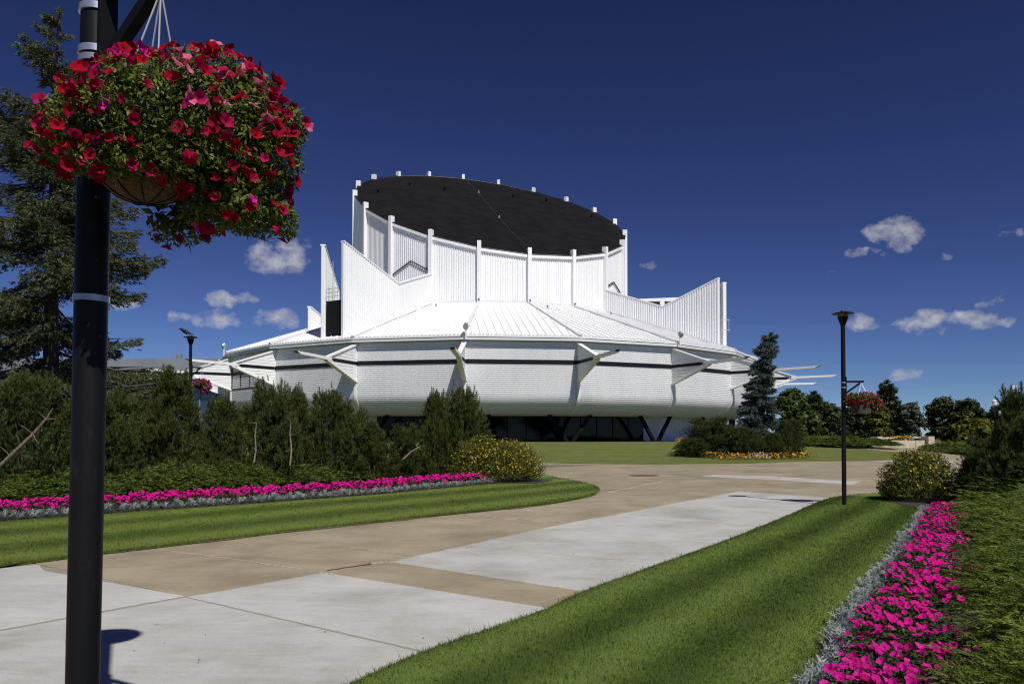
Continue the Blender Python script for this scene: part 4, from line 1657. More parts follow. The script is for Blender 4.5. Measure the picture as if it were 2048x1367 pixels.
# ---- spruces
def spruce(name, loc, H, Rm, seed, mat, label, levels=46, per=7, dens=1.0, nl=.12, nw=.022, bend=0.0, prof=.75, droop=.35, cones=False, group=None, gap=.15, nper=8, low=.05, top_r=.25):
    rng = np.random.default_rng(seed)
    root = empty(name, loc, 0, label, 'spruce tree', group)
    tr = MB()
    zs = np.linspace(0, H, 12)

    def axis(z):
        return np.array([bend * (z / H) ** 3, 0, z])
    tr.tube([Vector(axis(z)) for z in zs], [max(.015, .020 * H * (1 - z / H) ** .9) for z in zs], 9)
    P, D = [], []
    CP = []
    for li in range(levels):
        f = (li + rng.uniform(-.3, .3)) / levels
        f = min(max(f, 0.0), .995)
        z = low * H + (1 - low) * H * f
        for b in range(per if f < .9 else 4):
            if rng.random() < gap:
                continue
            a = rng.uniform(0, 2 * PI)
            L = (Rm * (1 - f) ** prof + top_r) * rng.uniform(.55, 1.12)
            n = max(4, int(L * 7 * dens))
            t = np.linspace(.12, 1, n)
            out = np.array([math.cos(a), math.sin(a), 0])
            lat = np.array([-math.sin(a), math.cos(a), 0])
            dz = -droop * L * (t ** 1.0) * (1 - .45 * t) + .12 * L * t ** 3 + .10 * L * t * f
            if f > .8:
                dz = dz + L * .5 * t
            base = axis(z)
            c = base + np.outer(t * L, out) + np.outer(dz, [0, 0, 1])
            if L > .5:
                tr.tube([Vector(base), Vector(c[n // 2]), Vector(c[-1])], [.012 * L + .008, .008 * L + .004, .004], 4, cap=False)
            wid = .34 * L * np.sin(np.clip(t, 0, 1) * PI * .92 + .15) * .7 + .05
            reps = 9
            for q in range(reps):
                off = rng.uniform(-1, 1, (n, 1)) * wid[:, None]
                hang = -np.abs(rng.normal(size=(n, 1))) * .09 * min(1.5, L) - np.abs(off) * .25
                pts = c + off * lat + hang * np.array([0, 0, 1]) + rng.normal(size=(n, 3)) * .03
                P.append(pts)
                D.append(unit(out * .8 + np.sign(off) * lat * .5 + np.array([0, 0, -.25]) + rng.normal(size=(n, 3)) * .25))
            if cones and f > .70 and rng.random() < .95:
                for q in range(7):
                    j = rng.integers(n // 3, n)
                    CP.append(c[j] + rng.normal(size=3) * np.array([.10, .10, .03]))
    P, D = np.concatenate(P), np.concatenate(D)
    # leading shoot
    k = 30
    P = np.concatenate([P, np.array([axis(H * (1 - .03 * rng.random())) for _ in range(k)])])
    D = np.concatenate([D, unit(np.array([0, 0, 1.0]) + rng.normal(size=(k, 3)) * .6)])
    V, Fc = needles(P, D, rng, nper, nl, nw, .55, nl * 1.1)
    link('crown', npmesh('spruce_crown', V, Fc, mat), None, root)
    tr.build('trunk', M['bark'], root)
    if cones:
        CP = np.array(CP)
        cv, cf = [], []
        for c in CP:
            b = len(cv)
            l, w = rng.uniform(.08, .13), .022
            cv += [(c[0], c[1], c[2]), (c[0] + w, c[1], c[2] - l * .4), (c[0] - w * .5, c[1] + w * .87, c[2] - l * .4), (c[0] - w * .5, c[1] - w * .87, c[2] - l * .4), (c[0], c[1], c[2] - l)]
            cf += [(b, b + 1, b + 2), (b, b + 2, b + 3), (b, b + 3, b + 1), (b + 4, b + 2, b + 1), (b + 4, b + 3, b + 2), (b + 4, b + 1, b + 3)]
        tag(link('cones', npmesh('cones', np.array(cv), np.array(cf), M['cone']), None, root), kind='stuff')
    return root


p = at(100, 872, 29)
Hs = at(108, 25, 29).z
spruce('spruce_tree', (p.x, 29, 0), Hs, 5.7, 5, M['spruce'], 'tall dark spruce with yellow cones at its top behind the near lamp post', 38, 8, 1.3, .16, .036, .15, .86, .50, True, nper=8, low=.06, gap=.2)
p = at(1512, 872, 56)
zb = float(hgt(p.x, 56))
spruce('blue_spruce', (p.x, 56, zb), at(1512, 668, 56).z - zb, 1.45, 8, M['blue_spruce'], 'crooked blue grey spruce in front of the right side of the hall', 44, 6, 1.8, .17, .045, 1.15, 1.15, .85, False, nper=8, low=.02, top_r=.50, gap=.22)
p = at(1774, 872, 120)
spruce('spruce_tree', (p.x, 120, 0), at(1774, 766, 120).z, 2.9, 9, M['tree_b'], 'dark spruce rising above the distant trees right of the lamp', 26, 6, .5, .5, .12, 0, .8, .2, nper=6)
p = at(1628, 872, 118)
spruce('spruce_tree', (p.x, 118, 0), at(1628, 788, 118).z, 2.4, 10, M['tree_b'], 'small dark spruce tip among the distant trees left of the lamp', 22, 6, .5, .5, .12, 0, .8, .2, nper=6)


# ---- broadleaved trees far behind
def tree(name, px, base_z, top, hw, Y, seed, mat, label, group, n_cl=60, leaf=.26, per=95, cat_='tree'):
    rng = np.random.default_rng(seed)
    p = at(px, 872, Y)
    H = at(px, top, Y).z - base_z
    W = hw * Y / F
    root = empty(name, (p.x, Y, base_z), 0, label, cat_, group)
    tr = MB()
    tr.tube([(0, 0, 0), (rng.normal() * .1, rng.normal() * .1, H * .3), (rng.normal() * .2, 0, H * .6), (0, 0, H * .9)], [.028 * H, .022 * H, .012 * H, .003 * H], 8)
    parts = []
    for i in range(n_cl):
        f = rng.random() ** .8
        zc = H * (.18 + .70 * f)
        rr = W * math.sin(PI * min(1, (.18 + .75 * f))) ** .6 * rng.uniform(.25, .85)
        a = rng.uniform(0, 2 * PI)
        c = np.array([rr * math.cos(a), rr * math.sin(a) * .8, zc])
        cr = W * rng.uniform(.12, .30)
        d = fib(per, rng)
        pts = c + d * cr * np.abs(rng.normal(.85, .3, (per, 1))) * np.array([1, 1, .8])
        parts.append(leaves(pts, d + np.array([0, 0, .5]), rng, leaf, .6, .6))
        tr.tube([(0, 0, zc * .45), (c[0] * .5, c[1] * .5, zc * .75), tuple(c)], [.010 * H, .006 * H, .002 * H], 5)
    V, Fc = cat(parts)
    link('crown', npmesh('tree_crown', V, Fc, mat), None, root)
    tr.build('trunk', M['bark'], root)
    return root


TG = 'trees beyond the hall'
for a in (
    ('broadleaf_tree', 1580, .3, 770, 40, 92, 21, M['tree_a'], 'light green loose tree right of the blue spruce'),
    ('broadleaf_tree', 1650, .2, 800, 46, 100, 22, M['tree_b'], 'dark round tree directly left of the right lamp post'),
    ('broadleaf_tree', 1612, .2, 812, 36, 98, 31, M['tree_a'], 'green bushy tree between the light tree and the right lamp'),
    ('broadleaf_tree', 1715, .2, 806, 50, 104, 23, M['tree_b'], 'dark tree behind the right lamp post and its basket'),
    ('broadleaf_tree', 1760, .2, 804, 26, 96, 24, M['tree_d'], 'yellow green tree behind the right hanging basket'),
    ('broadleaf_tree', 1795, .2, 794, 34, 104, 25, M['tree_b'], 'dark green tree under the distant spruce tip'),
    ('broadleaf_tree', 1822, .2, 798, 24, 98, 26, M['tree_c'], 'grey green tree at the right end of the distant clump'),
    ('broadleaf_tree', 1886, .0, 784, 42, 120, 27, M['tree_b'], 'large dark tree right of the gap with sky'),
    ('broadleaf_tree', 1938, .0, 788, 38, 118, 28, M['tree_b'], 'dark tree beside the small white headed lamp'),
    ('broadleaf_tree', 1955, .2, 836, 46, 84, 29, M['tree_d'], 'yellow green shrubby tree left of the right pines'),
    ('broadleaf_tree', 2005, .0, 812, 44, 110, 30, M['tree_b'], 'dark tree half hidden by the tall right pine'),
    ('broadleaf_tree', 1908, .2, 846, 24, 86, 36, M['tree_b'], 'small dark tree behind the hedge at the end of the walk'),
    ('broadleaf_tree', 2090, .0, 800, 60, 115, 32, M['tree_b'], 'dark tree beyond the right picture edge'),
):
    tree(*a, TG)
# hidden left and rear, so that the view to the side stays closed
for i, (px, top, hw, Y) in enumerate(((-120, 700, 80, 60), (-330, 720, 90, 55), (2300, 780, 90, 90))):
    tree('broadleaf_tree', px, 0, top, hw, Y, 50 + i, M['tree_b'], ('dark tree outside the left picture edge behind the spruce', 'dark tree far outside the left picture edge', 'dark tree far outside the right picture edge')[i], TG)


for i, (x, y, h, w) in enumerate(((-34, -40, 13, 6), (-22, -46, 15, 7), (-11, -42, 12, 6), (1, -48, 16, 7), (12, -43, 13, 6), (24, -47, 15, 7), (36, -41, 12, 6))):
    tree('broadleaf_tree', 1024 + x / 50 * F, 0, 872 - (h - EYE) / 50 * F, w / 50 * F, 50, 70 + i, M['tree_b'],
         ('first', 'second', 'third', 'fourth', 'fifth', 'sixth', 'last')[i] + ' tree of the row mirrored in the dark ground floor glass', 'trees mirrored in the glass', 40, .4, 70).location = (x, y, -.05)


# ---- low creeping junipers made of feathery sprays
def juniper_mesh(seed, n, spray=.34, seg=9, w=.010, ll=.045, rise=.0):
    """unit juniper: a flat mound one metre across and .4 high, made of arching sprays"""
    rng = np.random.default_rng(seed)
    parts = []
    a = rng.uniform(0, 2 * PI, n)
    r = .5 * np.sqrt(rng.random(n))
    lump = .72 + .28 * np.sin(a * 3 + seed) * np.cos(r * 11 + seed * 2)
    z = .34 * (1 - (r / .52) ** 2.4) * lump + .03
    P = np.stack([r * np.cos(a), r * np.sin(a), z * rng.uniform(.65, 1.0, n)], 1)
    wa = a + rng.normal(size=n) * .6
    D = unit(np.stack([np.cos(wa), np.sin(wa), rng.uniform(.25, .9 + rise, n)], 1))
    L = spray * rng.uniform(.55, 1.1, n)
    for s in range(seg):
        t = s / (seg - 1)
        q = P + D * (L * t)[:, None] + np.outer(-.35 * L * t * t, [0, 0, 1])
        d2 = unit(D + np.array([0, 0, -.6 * t]))
        lat = unit(np.cross(d2, np.array([0, 0, 1.0])))
        for sg in (-1, 1, 0):
            dd = unit(d2 * .9 + lat * sg * .85 + rng.normal(size=(n, 3)) * .25 + np.array([0, 0, .15]))
            ln = (ll * (1.1 - .55 * t) * rng.uniform(.7, 1.2, n))[:, None]
            side = unit(np.cross(dd, rng.normal(size=(n, 3)))) * w / 2
            V = np.stack([q - side, q + side, q + dd * ln], 1).reshape(-1, 3)
            parts.append((V, np.arange(len(V)).reshape(-1, 3)))
    return cat(parts)


def frond_mesh(seed, n=560, length=.34):
    """unit juniper of flat feathery fronds, each with side twigs of fine scale leaves"""
    rng = np.random.default_rng(seed)
    a = rng.uniform(0, 2 * PI, n)
    r = .46 * np.sqrt(rng.random(n))
    z = .30 * (1 - (r / .50) ** 2.2) * rng.uniform(.35, 1.05, n) + .03
    P = np.stack([r * np.cos(a), r * np.sin(a), z], 1)
    wa = a + rng.normal(size=n) * .55
    el = rng.uniform(.05, .75, n)
    D = np.stack([np.cos(wa) * np.cos(el), np.sin(wa) * np.cos(el), np.sin(el)], 1)
    L = length * rng.uniform(.55, 1.1, n)
    lat = unit(np.cross(D, np.array([0, 0, 1.0])) + rng.normal(size=(n, 3)) * .18)
    parts = []

    def tri(p, d, l, w):
        sd_ = unit(np.cross(d, rng.normal(size=d.shape))) * w
        V = np.stack([p - sd_, p + sd_, p + d * l], 1).reshape(-1, 3)
        parts.append((V, np.arange(len(V)).reshape(-1, 3)))
    for q in range(11):
        t = .12 + .88 * q / 10
        c = P + D * (L * t)[:, None] + np.outer(-.28 * L * t * t, [0, 0, 1])
        dd = unit(D + np.array([0, 0, -.5 * t]))
        bl = (L * .34 * (1.12 - t) ** .7)[:, None] * rng.uniform(.7, 1.2, (n, 1))
        for sg in (-1, 1):
            bd = unit(dd * .95 + lat * sg * .8 + rng.normal(size=(n, 3)) * .14)
            for u in (0, .3, .6):
                tri(c + bd * bl * u, unit(bd + lat * sg * .35 + rng.normal(size=(n, 3)) * .2), bl * .42, .0026)
            tri(c + bd * bl * .2, unit(bd - lat * sg * .45 + rng.normal(size=(n, 3)) * .2), bl * .38, .0026)
        tri(c, dd, (L * .12)[:, None], .003)
    return cat(parts)


J_NEAR = []
for i in range(3):
    V, Fc = frond_mesh(70 + i)
    J_NEAR.append(npmesh('juniper_near', V, Fc, M['juniper']))
J_FAR = []
for i in range(2):
    V, Fc = juniper_mesh(80 + i, 900, .20, 6, .016, .055)
    J_FAR.append(npmesh('juniper_far', V, Fc, M['juniper_far']))
jstem = MB()
for i in range(9):
    t = i * .7
    jstem.tube([(0, 0, 0), (.2 * math.cos(t), .2 * math.sin(t), .12), (.42 * math.cos(t), .42 * math.sin(t), .16)], [.02, .014, .006], 5)
JST = jstem.mesh('juniper_stems', M['bark'])


def juniper(mesh, x, y, w, d, h, rz, label, group):
    r = empty('juniper', (x, y, float(hgt(x, y)) + .05), rz, label, 'juniper', group)
    for nme, me in (('foliage', mesh), ('stems', JST)):
        o = link(nme, me, None, r)
        o.scale = (w, d, h)
    return r


JL = 'creeping junipers behind the left flowers'
for i, (px, py, w, d, h, lab) in enumerate((
    (-60, 1000, 3.0, 2.6, 1.5, 'creeping juniper at the left picture edge behind the pink flowers'),
    (70, 1000, 3.0, 2.4, 1.7, 'creeping juniper left of the near lamp post'),
    (230, 990, 2.6, 2.2, 1.6, 'creeping juniper just right of the near lamp post, with a brown patch'),
    (320, 985, 2.4, 2.2, 2.0, 'tall mounded juniper below the tallest pine'),
    (440, 978, 3.0, 2.4, 1.8, 'long low juniper behind the middle of the left pink flowers'),
    (560, 970, 3.0, 2.4, 1.9, 'long low juniper below the slim pointed pine'),
    (680, 963, 3.0, 2.4, 1.9, 'low juniper right of the middle of the left bed'),
    (790, 956, 3.0, 2.4, 1.9, 'low juniper near the right end of the left pink flowers'),
    (880, 952, 2.6, 2.2, 1.8, 'low juniper touching the left yellow bush'),
)):
    g = gp(px, py + 6)
    juniper(J_FAR[i % 2], g[0], g[1] + .9, w, d, h * 1.25, i * 1.3, lab, JL)
JR = 'creeping junipers behind the right flowers'
for i, (x, y, w, d, h, lab) in enumerate((
    (3.35, 3.7, 1.35, 1.5, 1.2, 'nearest creeping juniper in the lower right picture corner'),
    (4.35, 5.15, 1.5, 1.5, 1.35, 'creeping juniper right of the near pink petunias, second from the corner'),
    (5.45, 6.85, 1.75, 1.6, 1.45, 'yellow tipped creeping juniper, third from the lower right corner'),
    (6.75, 8.75, 1.9, 1.8, 1.5, 'creeping juniper, fourth from the lower right corner'),
    (8.1, 11.0, 2.1, 2.1, 1.6, 'creeping juniper beside the middle of the right petunias'),
    (9.8, 13.6, 2.4, 2.3, 1.7, 'creeping juniper beside the far end of the right petunias'),
    (4.75, 3.9, 1.6, 1.5, 1.5, 'creeping juniper at the right picture edge in the very corner'),
    (6.0, 5.4, 1.8, 1.6, 1.6, 'creeping juniper at the right picture edge near the corner'),
    (7.5, 7.1, 2.0, 1.8, 1.7, 'creeping juniper at the right picture edge, further back'),
    (9.0, 9.3, 2.3, 2.1, 1.8, 'creeping juniper at the right picture edge, before the pines'),
    (10.9, 11.8, 2.6, 2.4, 1.9, 'creeping juniper at the right picture edge under the pines'),
    (12.2, 15.0, 2.8, 2.6, 2.0, 'creeping juniper behind the far end of the right petunias, below the tall pine'),
)):
    juniper(J_NEAR[i % 3], x - .30, y + .18, w * .95, d * .95, h * 1.35, i * 1.1, lab, JR)
JH = 'low junipers along the far walk'
for i, (px, py, Y, w, h, lab) in enumerate((
    (1640, 885, 66, 5.5, 2.6, 'low juniper hedge left of the right lamp post in the distance'),
    (1690, 886, 67, 5.5, 2.6, 'low juniper hedge directly behind the right lamp post'),
    (1735, 888, 68, 5.0, 2.3, 'low juniper hedge ending at the stone planter'),
    (1905, 893, 66, 4.5, 2.6, 'low juniper right of the stone planter'),
    (1950, 895, 64, 5.5, 3.0, 'low juniper right of the stone planter, nearest the pines'),
)):
    p = at(px, py, Y)
    juniper(J_FAR[i % 2], p.x, Y, w, 3.5, h, i, lab, JH)


# ---- yellow flowering shrubs
def yellow_shrub(loc, w, d, h, seed, label, n_leaf, n_fl, ls, fs):
    rng = np.random.default_rng(seed)
    root = empty('yellow_shrub', loc, 0, label, 'shrub', 'yellow flowering shrubs')
    stems = MB()
    cs = []
    for i in range(22):
        a, r = i * 2.4, .42 * math.sqrt((i + .5) / 22)
        zc = h * (.26 + .46 * (1 - (r / .45) ** 2.5)) * rng.uniform(.85, 1.08)
        cs.append((np.array([r * w * math.cos(a), r * d * math.sin(a), zc]), rng.uniform(.19, .27) * (w + h) / 2.2))
        stems.tube([(0, 0, 0), (cs[-1][0][0] * .6, cs[-1][0][1] * .6, zc * .6), tuple(cs[-1][0])], [.02, .012, .004], 5)
    for i in range(12):
        a = i * 2 * PI / 12
        cs.append((np.array([.42 * w * math.cos(a), .42 * d * math.sin(a), h * rng.uniform(.14, .24)]), rng.uniform(.14, .2) * (w + h) / 2.2))
    P, Nn, FP, FN = [], [], [], []
    for c, r in cs:
        k = n_leaf // 34
        dd = fib(k, rng)
        P.append(c + dd * r * rng.uniform(.6, 1.06, (k, 1)))
        Nn.append(dd)
        k = n_fl // 34
        dd = fib(k * 2, rng)
        dd = dd[dd[:, 2] > -.35][:k]
        FP.append(c + dd * r * 1.08)
        FN.append(dd)
    P, Nn, FP, FN = (np.concatenate(q) for q in (P, Nn, FP, FN))
    k = P[:, 2] > .05
    V, Fc = leaves(P[k], Nn[k], rng, ls, .5)
    link('foliage', npmesh('shrub_foliage', V, Fc, M['shrub']), None, root)
    # small five petalled flowers
    k = FP[:, 2] > .12
    FP, FN = FP[k], FN[k]
    parts = []
    for j in range(5):
        t = unit(np.cross(FN, np.array([.3, .2, 1.0])))
        b = np.cross(FN, t)
        e = t * math.cos(j * 2 * PI / 5) + b * math.sin(j * 2 * PI / 5)
        s = np.cross(FN, e)
        V = np.stack([FP, FP + e * fs * .6 - s * fs * .42, FP + e * fs + FN * fs * .2, FP + e * fs * .6 + s * fs * .42], 1).reshape(-1, 3)
        parts.append((V, np.arange(len(V)).reshape(-1, 4)))
    V, Fc = cat(parts)
    tag(link('flowers', npmesh('shrub_flowers', V, Fc, M['yellow']), None, root), kind='stuff')
    stems.build('stems', M['bark'], root)
    return root


g = gp(985, 968)
yellow_shrub((g[0], g[1] + 1.0, .06), 3.3, 2.4, 1.62, 3, 'rounded yellow flowering bush at the right end of the left flower bed', 30000, 1100, .036, .030)
g = gp(1866, 1009)
yellow_shrub((g[0], g[1] + .7, .06), 1.75, 1.6, 1.32, 4, 'yellow flowering bush at the far end of the right flower bed', 16000, 330, .032, .026)


# ------------------------------------------------------------------ petunias
def petunia_mesh(name, mat, r=.03, cup=.25, seed=0, seg=15):
    """a five lobed trumpet facing +z"""
    rng = np.random.default_rng(seed)
    V = [(0, 0, -r * .55)]
    rings = ((.22, -.25), (.62, .02), (1.0, cup * .4))
    for fr, fz in rings:
        for j in range(seg):
            a = 2 * PI * j / seg
            lobe = 1 + (.13 if fr > .9 else .05) * math.cos(5 * a) + rng.uniform(-.04, .04)
            z = r * (fz + (.10 * math.cos(5 * a + 1) + rng.uniform(-.08, .08) if fr > .9 else 0))
            V.append((r * fr * lobe * math.cos(a), r * fr * lobe * math.sin(a), z))
    Fc = [(0, 1 + j, 1 + (j + 1) % seg) for j in range(seg)]
    me = bpy.data.meshes.new(name)
    q = []
    for i in range(2):
        for j in range(seg):
            k = (j + 1) % seg
            q.append((1 + i * seg + j, 1 + (i + 1) * seg + j, 1 + (i + 1) * seg + k, 1 + i * seg + k))
    # tube below the trumpet
    b = len(V)
    for j in range(5):
        a = 2 * PI * j / 5
        V.append((r * .16 * math.cos(a), r * .16 * math.sin(a), -r * .3))
    V.append((0, 0, -r * 1.5))
    Fc += [(b + j, b + 5, b + (j + 1) % 5) for j in range(5)]
    me.from_pydata(V, [], Fc + q)
    me.update()
    me.materials.append(mat)
    return me


def orient(o, d, spin):
    o.rotation_mode = 'QUATERNION'
    o.rotation_quaternion = Vector(d).normalized().to_track_quat('Z', 'Y') @ Matrix.Rotation(spin, 3, 'Z').to_quaternion()


PM = {}
for c in ('mag', 'red', 'crimson', 'pink'):
    PM[c] = [petunia_mesh('petunia_' + c, M[c], .03, cu_, i) for i, cu_ in enumerate((.2, .5, .9))]


def bed(name, near, width, label, seed, n_near, n_far, hh, size, n_leaf, leaf, dens_pow):
    """near: polyline of the bed's front edge (ground); flowers fill 'width' behind it"""
    rng = np.random.default_rng(seed)
    root = empty(name, (0, 0, 0), 0, label, 'flower bed', 'magenta petunia beds')
    e = np.array(near)
    seg = np.linalg.norm(np.diff(e, axis=0), axis=1)
    cum = np.concatenate([[0], np.cumsum(seg)])
    nrm2 = width['dir']

    def sample(n):
        s = cum[-1] * rng.random(n)
        x = np.interp(s, cum, e[:, 0])
        y = np.interp(s, cum, e[:, 1])
        dd = np.hypot(x, y)
        keep = rng.random(n) < (dd.min() / dd) ** dens_pow
        s, x, y = s[keep], x[keep], y[keep]
        w = rng.random(len(s)) ** .9
        off = width['off'] + (width['w']) * w * (1 + .16 * np.sin(s * 3.1) + .12 * np.sin(s * 7.7 + 1)) + rng.normal(size=len(s)) * .04
        return np.stack([x + nrm2[0] * off, y + nrm2[1] * off], 1), w
    P, w = sample(n_far * 12)
    bump = np.sin(P[:, 0] * 7.1 + 1) * np.cos(P[:, 1] * 6.3)
    z = .06 + hh * (.72 + .2 * bump + .25 * rng.random(len(P))) * np.where(w < .12, .75, 1) * np.where(w > .9, .8, 1)
    if n_near + n_far < len(P):
        P, z = P[:n_near + n_far], z[:n_near + n_far]
    order = np.argsort(np.hypot(P[:, 0], P[:, 1]))
    P, z = P[order], z[order]
    # the largest in view, each a part of the bed
    idx = np.arange(len(P))
    near_i = idx[:n_near]
    for i in near_i:
        me = PM['mag'][rng.integers(0, 3)]
        o = link('flower', me, None, root)
        d = Vector((rng.normal() * .45 + .1, rng.normal() * .45 - .35, 1))
        orient(o, d, rng.uniform(0, 6))
        o.location = (P[i, 0], P[i, 1], z[i])
        s = size * rng.uniform(.75, 1.15)
        o.scale = (s, s, s)
    # the rest
    fi = idx[n_near:]
    if len(fi):
        base = PM['mag'][0]
        bv = np.array([v.co[:] for v in base.vertices])
        bf = [tuple(p.vertices) for p in base.polygons]
        bt = []
        for f in bf:
            bt.append(f[:3])
            if len(f) == 4:
                bt.append((f[0], f[2], f[3]))
        bt = np.array(bt)
        VV = np.zeros((len(fi), len(bv), 3))
        for q, i in enumerate(fi):
            d = Vector((rng.normal() * .45 + .1, rng.normal() * .45 - .35, 1)).normalized()
            R3 = np.array(d.to_track_quat('Z', 'Y').to_matrix())
            VV[q] = (bv * size * rng.uniform(.75, 1.15)) @ R3.T + np.array([P[i, 0], P[i, 1], z[i]])
        FF = (bt[None] + (np.arange(len(fi)) * len(bv))[:, None, None]).reshape(-1, 3)
        tag(link('far_flowers', npmesh('far_flowers', VV.reshape(-1, 3), FF, M['mag_i']), None, root), kind='stuff')
    # foliage beneath
    LPn, w = sample(n_leaf * 6)
    LPn = LPn[:n_leaf]
    bump = np.sin(LPn[:, 0] * 7.1 + 1) * np.cos(LPn[:, 1] * 6.3)
    lz = .06 + hh * (.75 + .2 * bump) * rng.random(len(LPn)) ** .6
    V, Fc = leaves(np.column_stack([LPn, lz]), np.tile([0, -.2, 1.0], (len(LPn), 1)), rng, leaf, .55, .8)
    tag(link('leaves', npmesh('bed_leaves', V, Fc, M['bed_leaf']), None, root), kind='stuff')
    return root


# silver edging plants
def dusty_mesh(seed, n=26):
    rng = np.random.default_rng(seed)
    parts = []
    for i in range(n):
        a = rng.uniform(0, 2 * PI)
        el = rng.uniform(.25, 1.35)
        d = np.array([math.cos(a) * math.cos(el), math.sin(a) * math.cos(el), math.sin(el)])
        lat = unit(np.cross(d, [0, 0, 1.0]) + rng.normal(size=3) * .2)
        L = rng.uniform(.10, .17)
        up = np.cross(lat, d)
        quads = []

        def strip(p, dd, l, w):
            s = unit(np.cross(dd, up))
            quads.append(np.stack([p, p + dd * l * .5 - s * w / 2, p + dd * l, p + dd * l * .5 + s * w / 2]))
        o = d * .03
        strip(o, d, L, .014)
        for t in (.38, .6, .8):
            for sg in (-1, 1):
                strip(o + d * L * t, unit(d * .75 + lat * sg * .8 + up * .1), L * .38 * (1.2 - t * .5), .014)
        V = np.concatenate(quads)
        parts.append((V, np.arange(len(V)).reshape(-1, 4)))
    return cat(parts)


DM = []
for i in range(3):
    V, Fc = dusty_mesh(40 + i, 30)
    DM.append(npmesh('dusty_miller', V, Fc, M['silver']))


def edging(line, step, offs, label, group, seed, scale):
    rng = random.Random(seed)
    e = np.array(line)
    seg = np.linalg.norm(np.diff(e, axis=0), axis=1)
    cum = np.concatenate([[0], np.cumsum(seg)])
    s = 0.0
    while s < cum[-1]:
        x, y = float(np.interp(s, cum, e[:, 0])), float(np.interp(s, cum, e[:, 1]))
        o = link('dusty_miller', DM[rng.randrange(3)])
        tag(o, label, 'plant', group)
        o.location = (x + offs[0] + rng.uniform(-.04, .04), y + offs[1] + rng.uniform(-.04, .04), .05)
        o.rotation_euler = (rng.uniform(-.15, .15), rng.uniform(-.15, .15), rng.uniform(0, 6))
        k = scale * rng.uniform(.85, 1.2)
        o.scale = (k, k, k)
        s += step * rng.uniform(.8, 1.2)


nl = Vector((-.60, .80))
bed('flower_bed', DLg, {'dir': nl, 'off': .26, 'w': .95}, 'long bed of magenta petunias edged in silver along the left lawn', 31, 300, 1900, .32, 1.3, 12000, .035, .45)
nr = Vector((.86, -.51))
bed('flower_bed', DRg, {'dir': nr, 'off': .20, 'w': .68}, 'bed of magenta petunias edged in silver beside the right lawn', 32, 300, 900, .21, .95, 14000, .021, .55)
edging(DLg, .20, (nl.x * .12, nl.y * .12), 'silvery dusty miller plant edging the left magenta bed', 'silver edging plants of the left bed', 3, 1.05)
edging(DRg, .145, (nr.x * .10, nr.y * .10), 'silvery dusty miller plant edging the right magenta bed', 'silver edging plants of the right bed', 4, .76)

# marigolds in front of the blue spruce group
rng = np.random.default_rng(61)
mr = empty('marigold_strip', (0, 0, 0), 0, 'strip of orange and yellow marigolds below the pines before the hall', 'flower bed')
line = np.array([gp(1362, 905, .25), gp(1395, 917, .15), gp(1450, 921, .1), (16.4, 50.2), (18.2, 50.8), (20.0, 51.8)])
seg = np.linalg.norm(np.diff(line, axis=0), axis=1)
cum = np.concatenate([[0], np.cumsum(seg)])
s = cum[-1] * rng.random(2200)
x, y = np.interp(s, cum, line[:, 0]), np.interp(s, cum, line[:, 1])
y = y + rng.uniform(.0, 1.0, len(s))
x = x + rng.normal(size=len(s)) * .2
z = hgt(x, y) + .05 + .32 * rng.random(len(s))
fl = rng.random(len(s)) < .38
V, Fc = leaves(np.stack([x[~fl], y[~fl], z[~fl]], 1), np.tile([0, -.3, 1.0], ((~fl).sum(), 1)), rng, .07, .5)
tag(link('leaves', npmesh('marigold_leaves', V, Fc, M['bed_leaf']), None, mr), kind='stuff')
V, Fc = leaves(np.stack([x[fl], y[fl], z[fl] + .12], 1), np.tile([0, -.4, 1.0], (fl.sum(), 1)), rng, .065, .95)
tag(link('flowers', npmesh('marigold_flowers', V, Fc, M['orange']), None, mr), kind='stuff')
p = at(1510, 919, 51.2)
tag(MB().box(p.x - 1.3, p.x + 1.3, 51.9, 52.4, .2, .52).build('stone_marker', M['cap_stone']), 'flat pale stone slab among the marigolds under the blue spruce', 'stone slab')

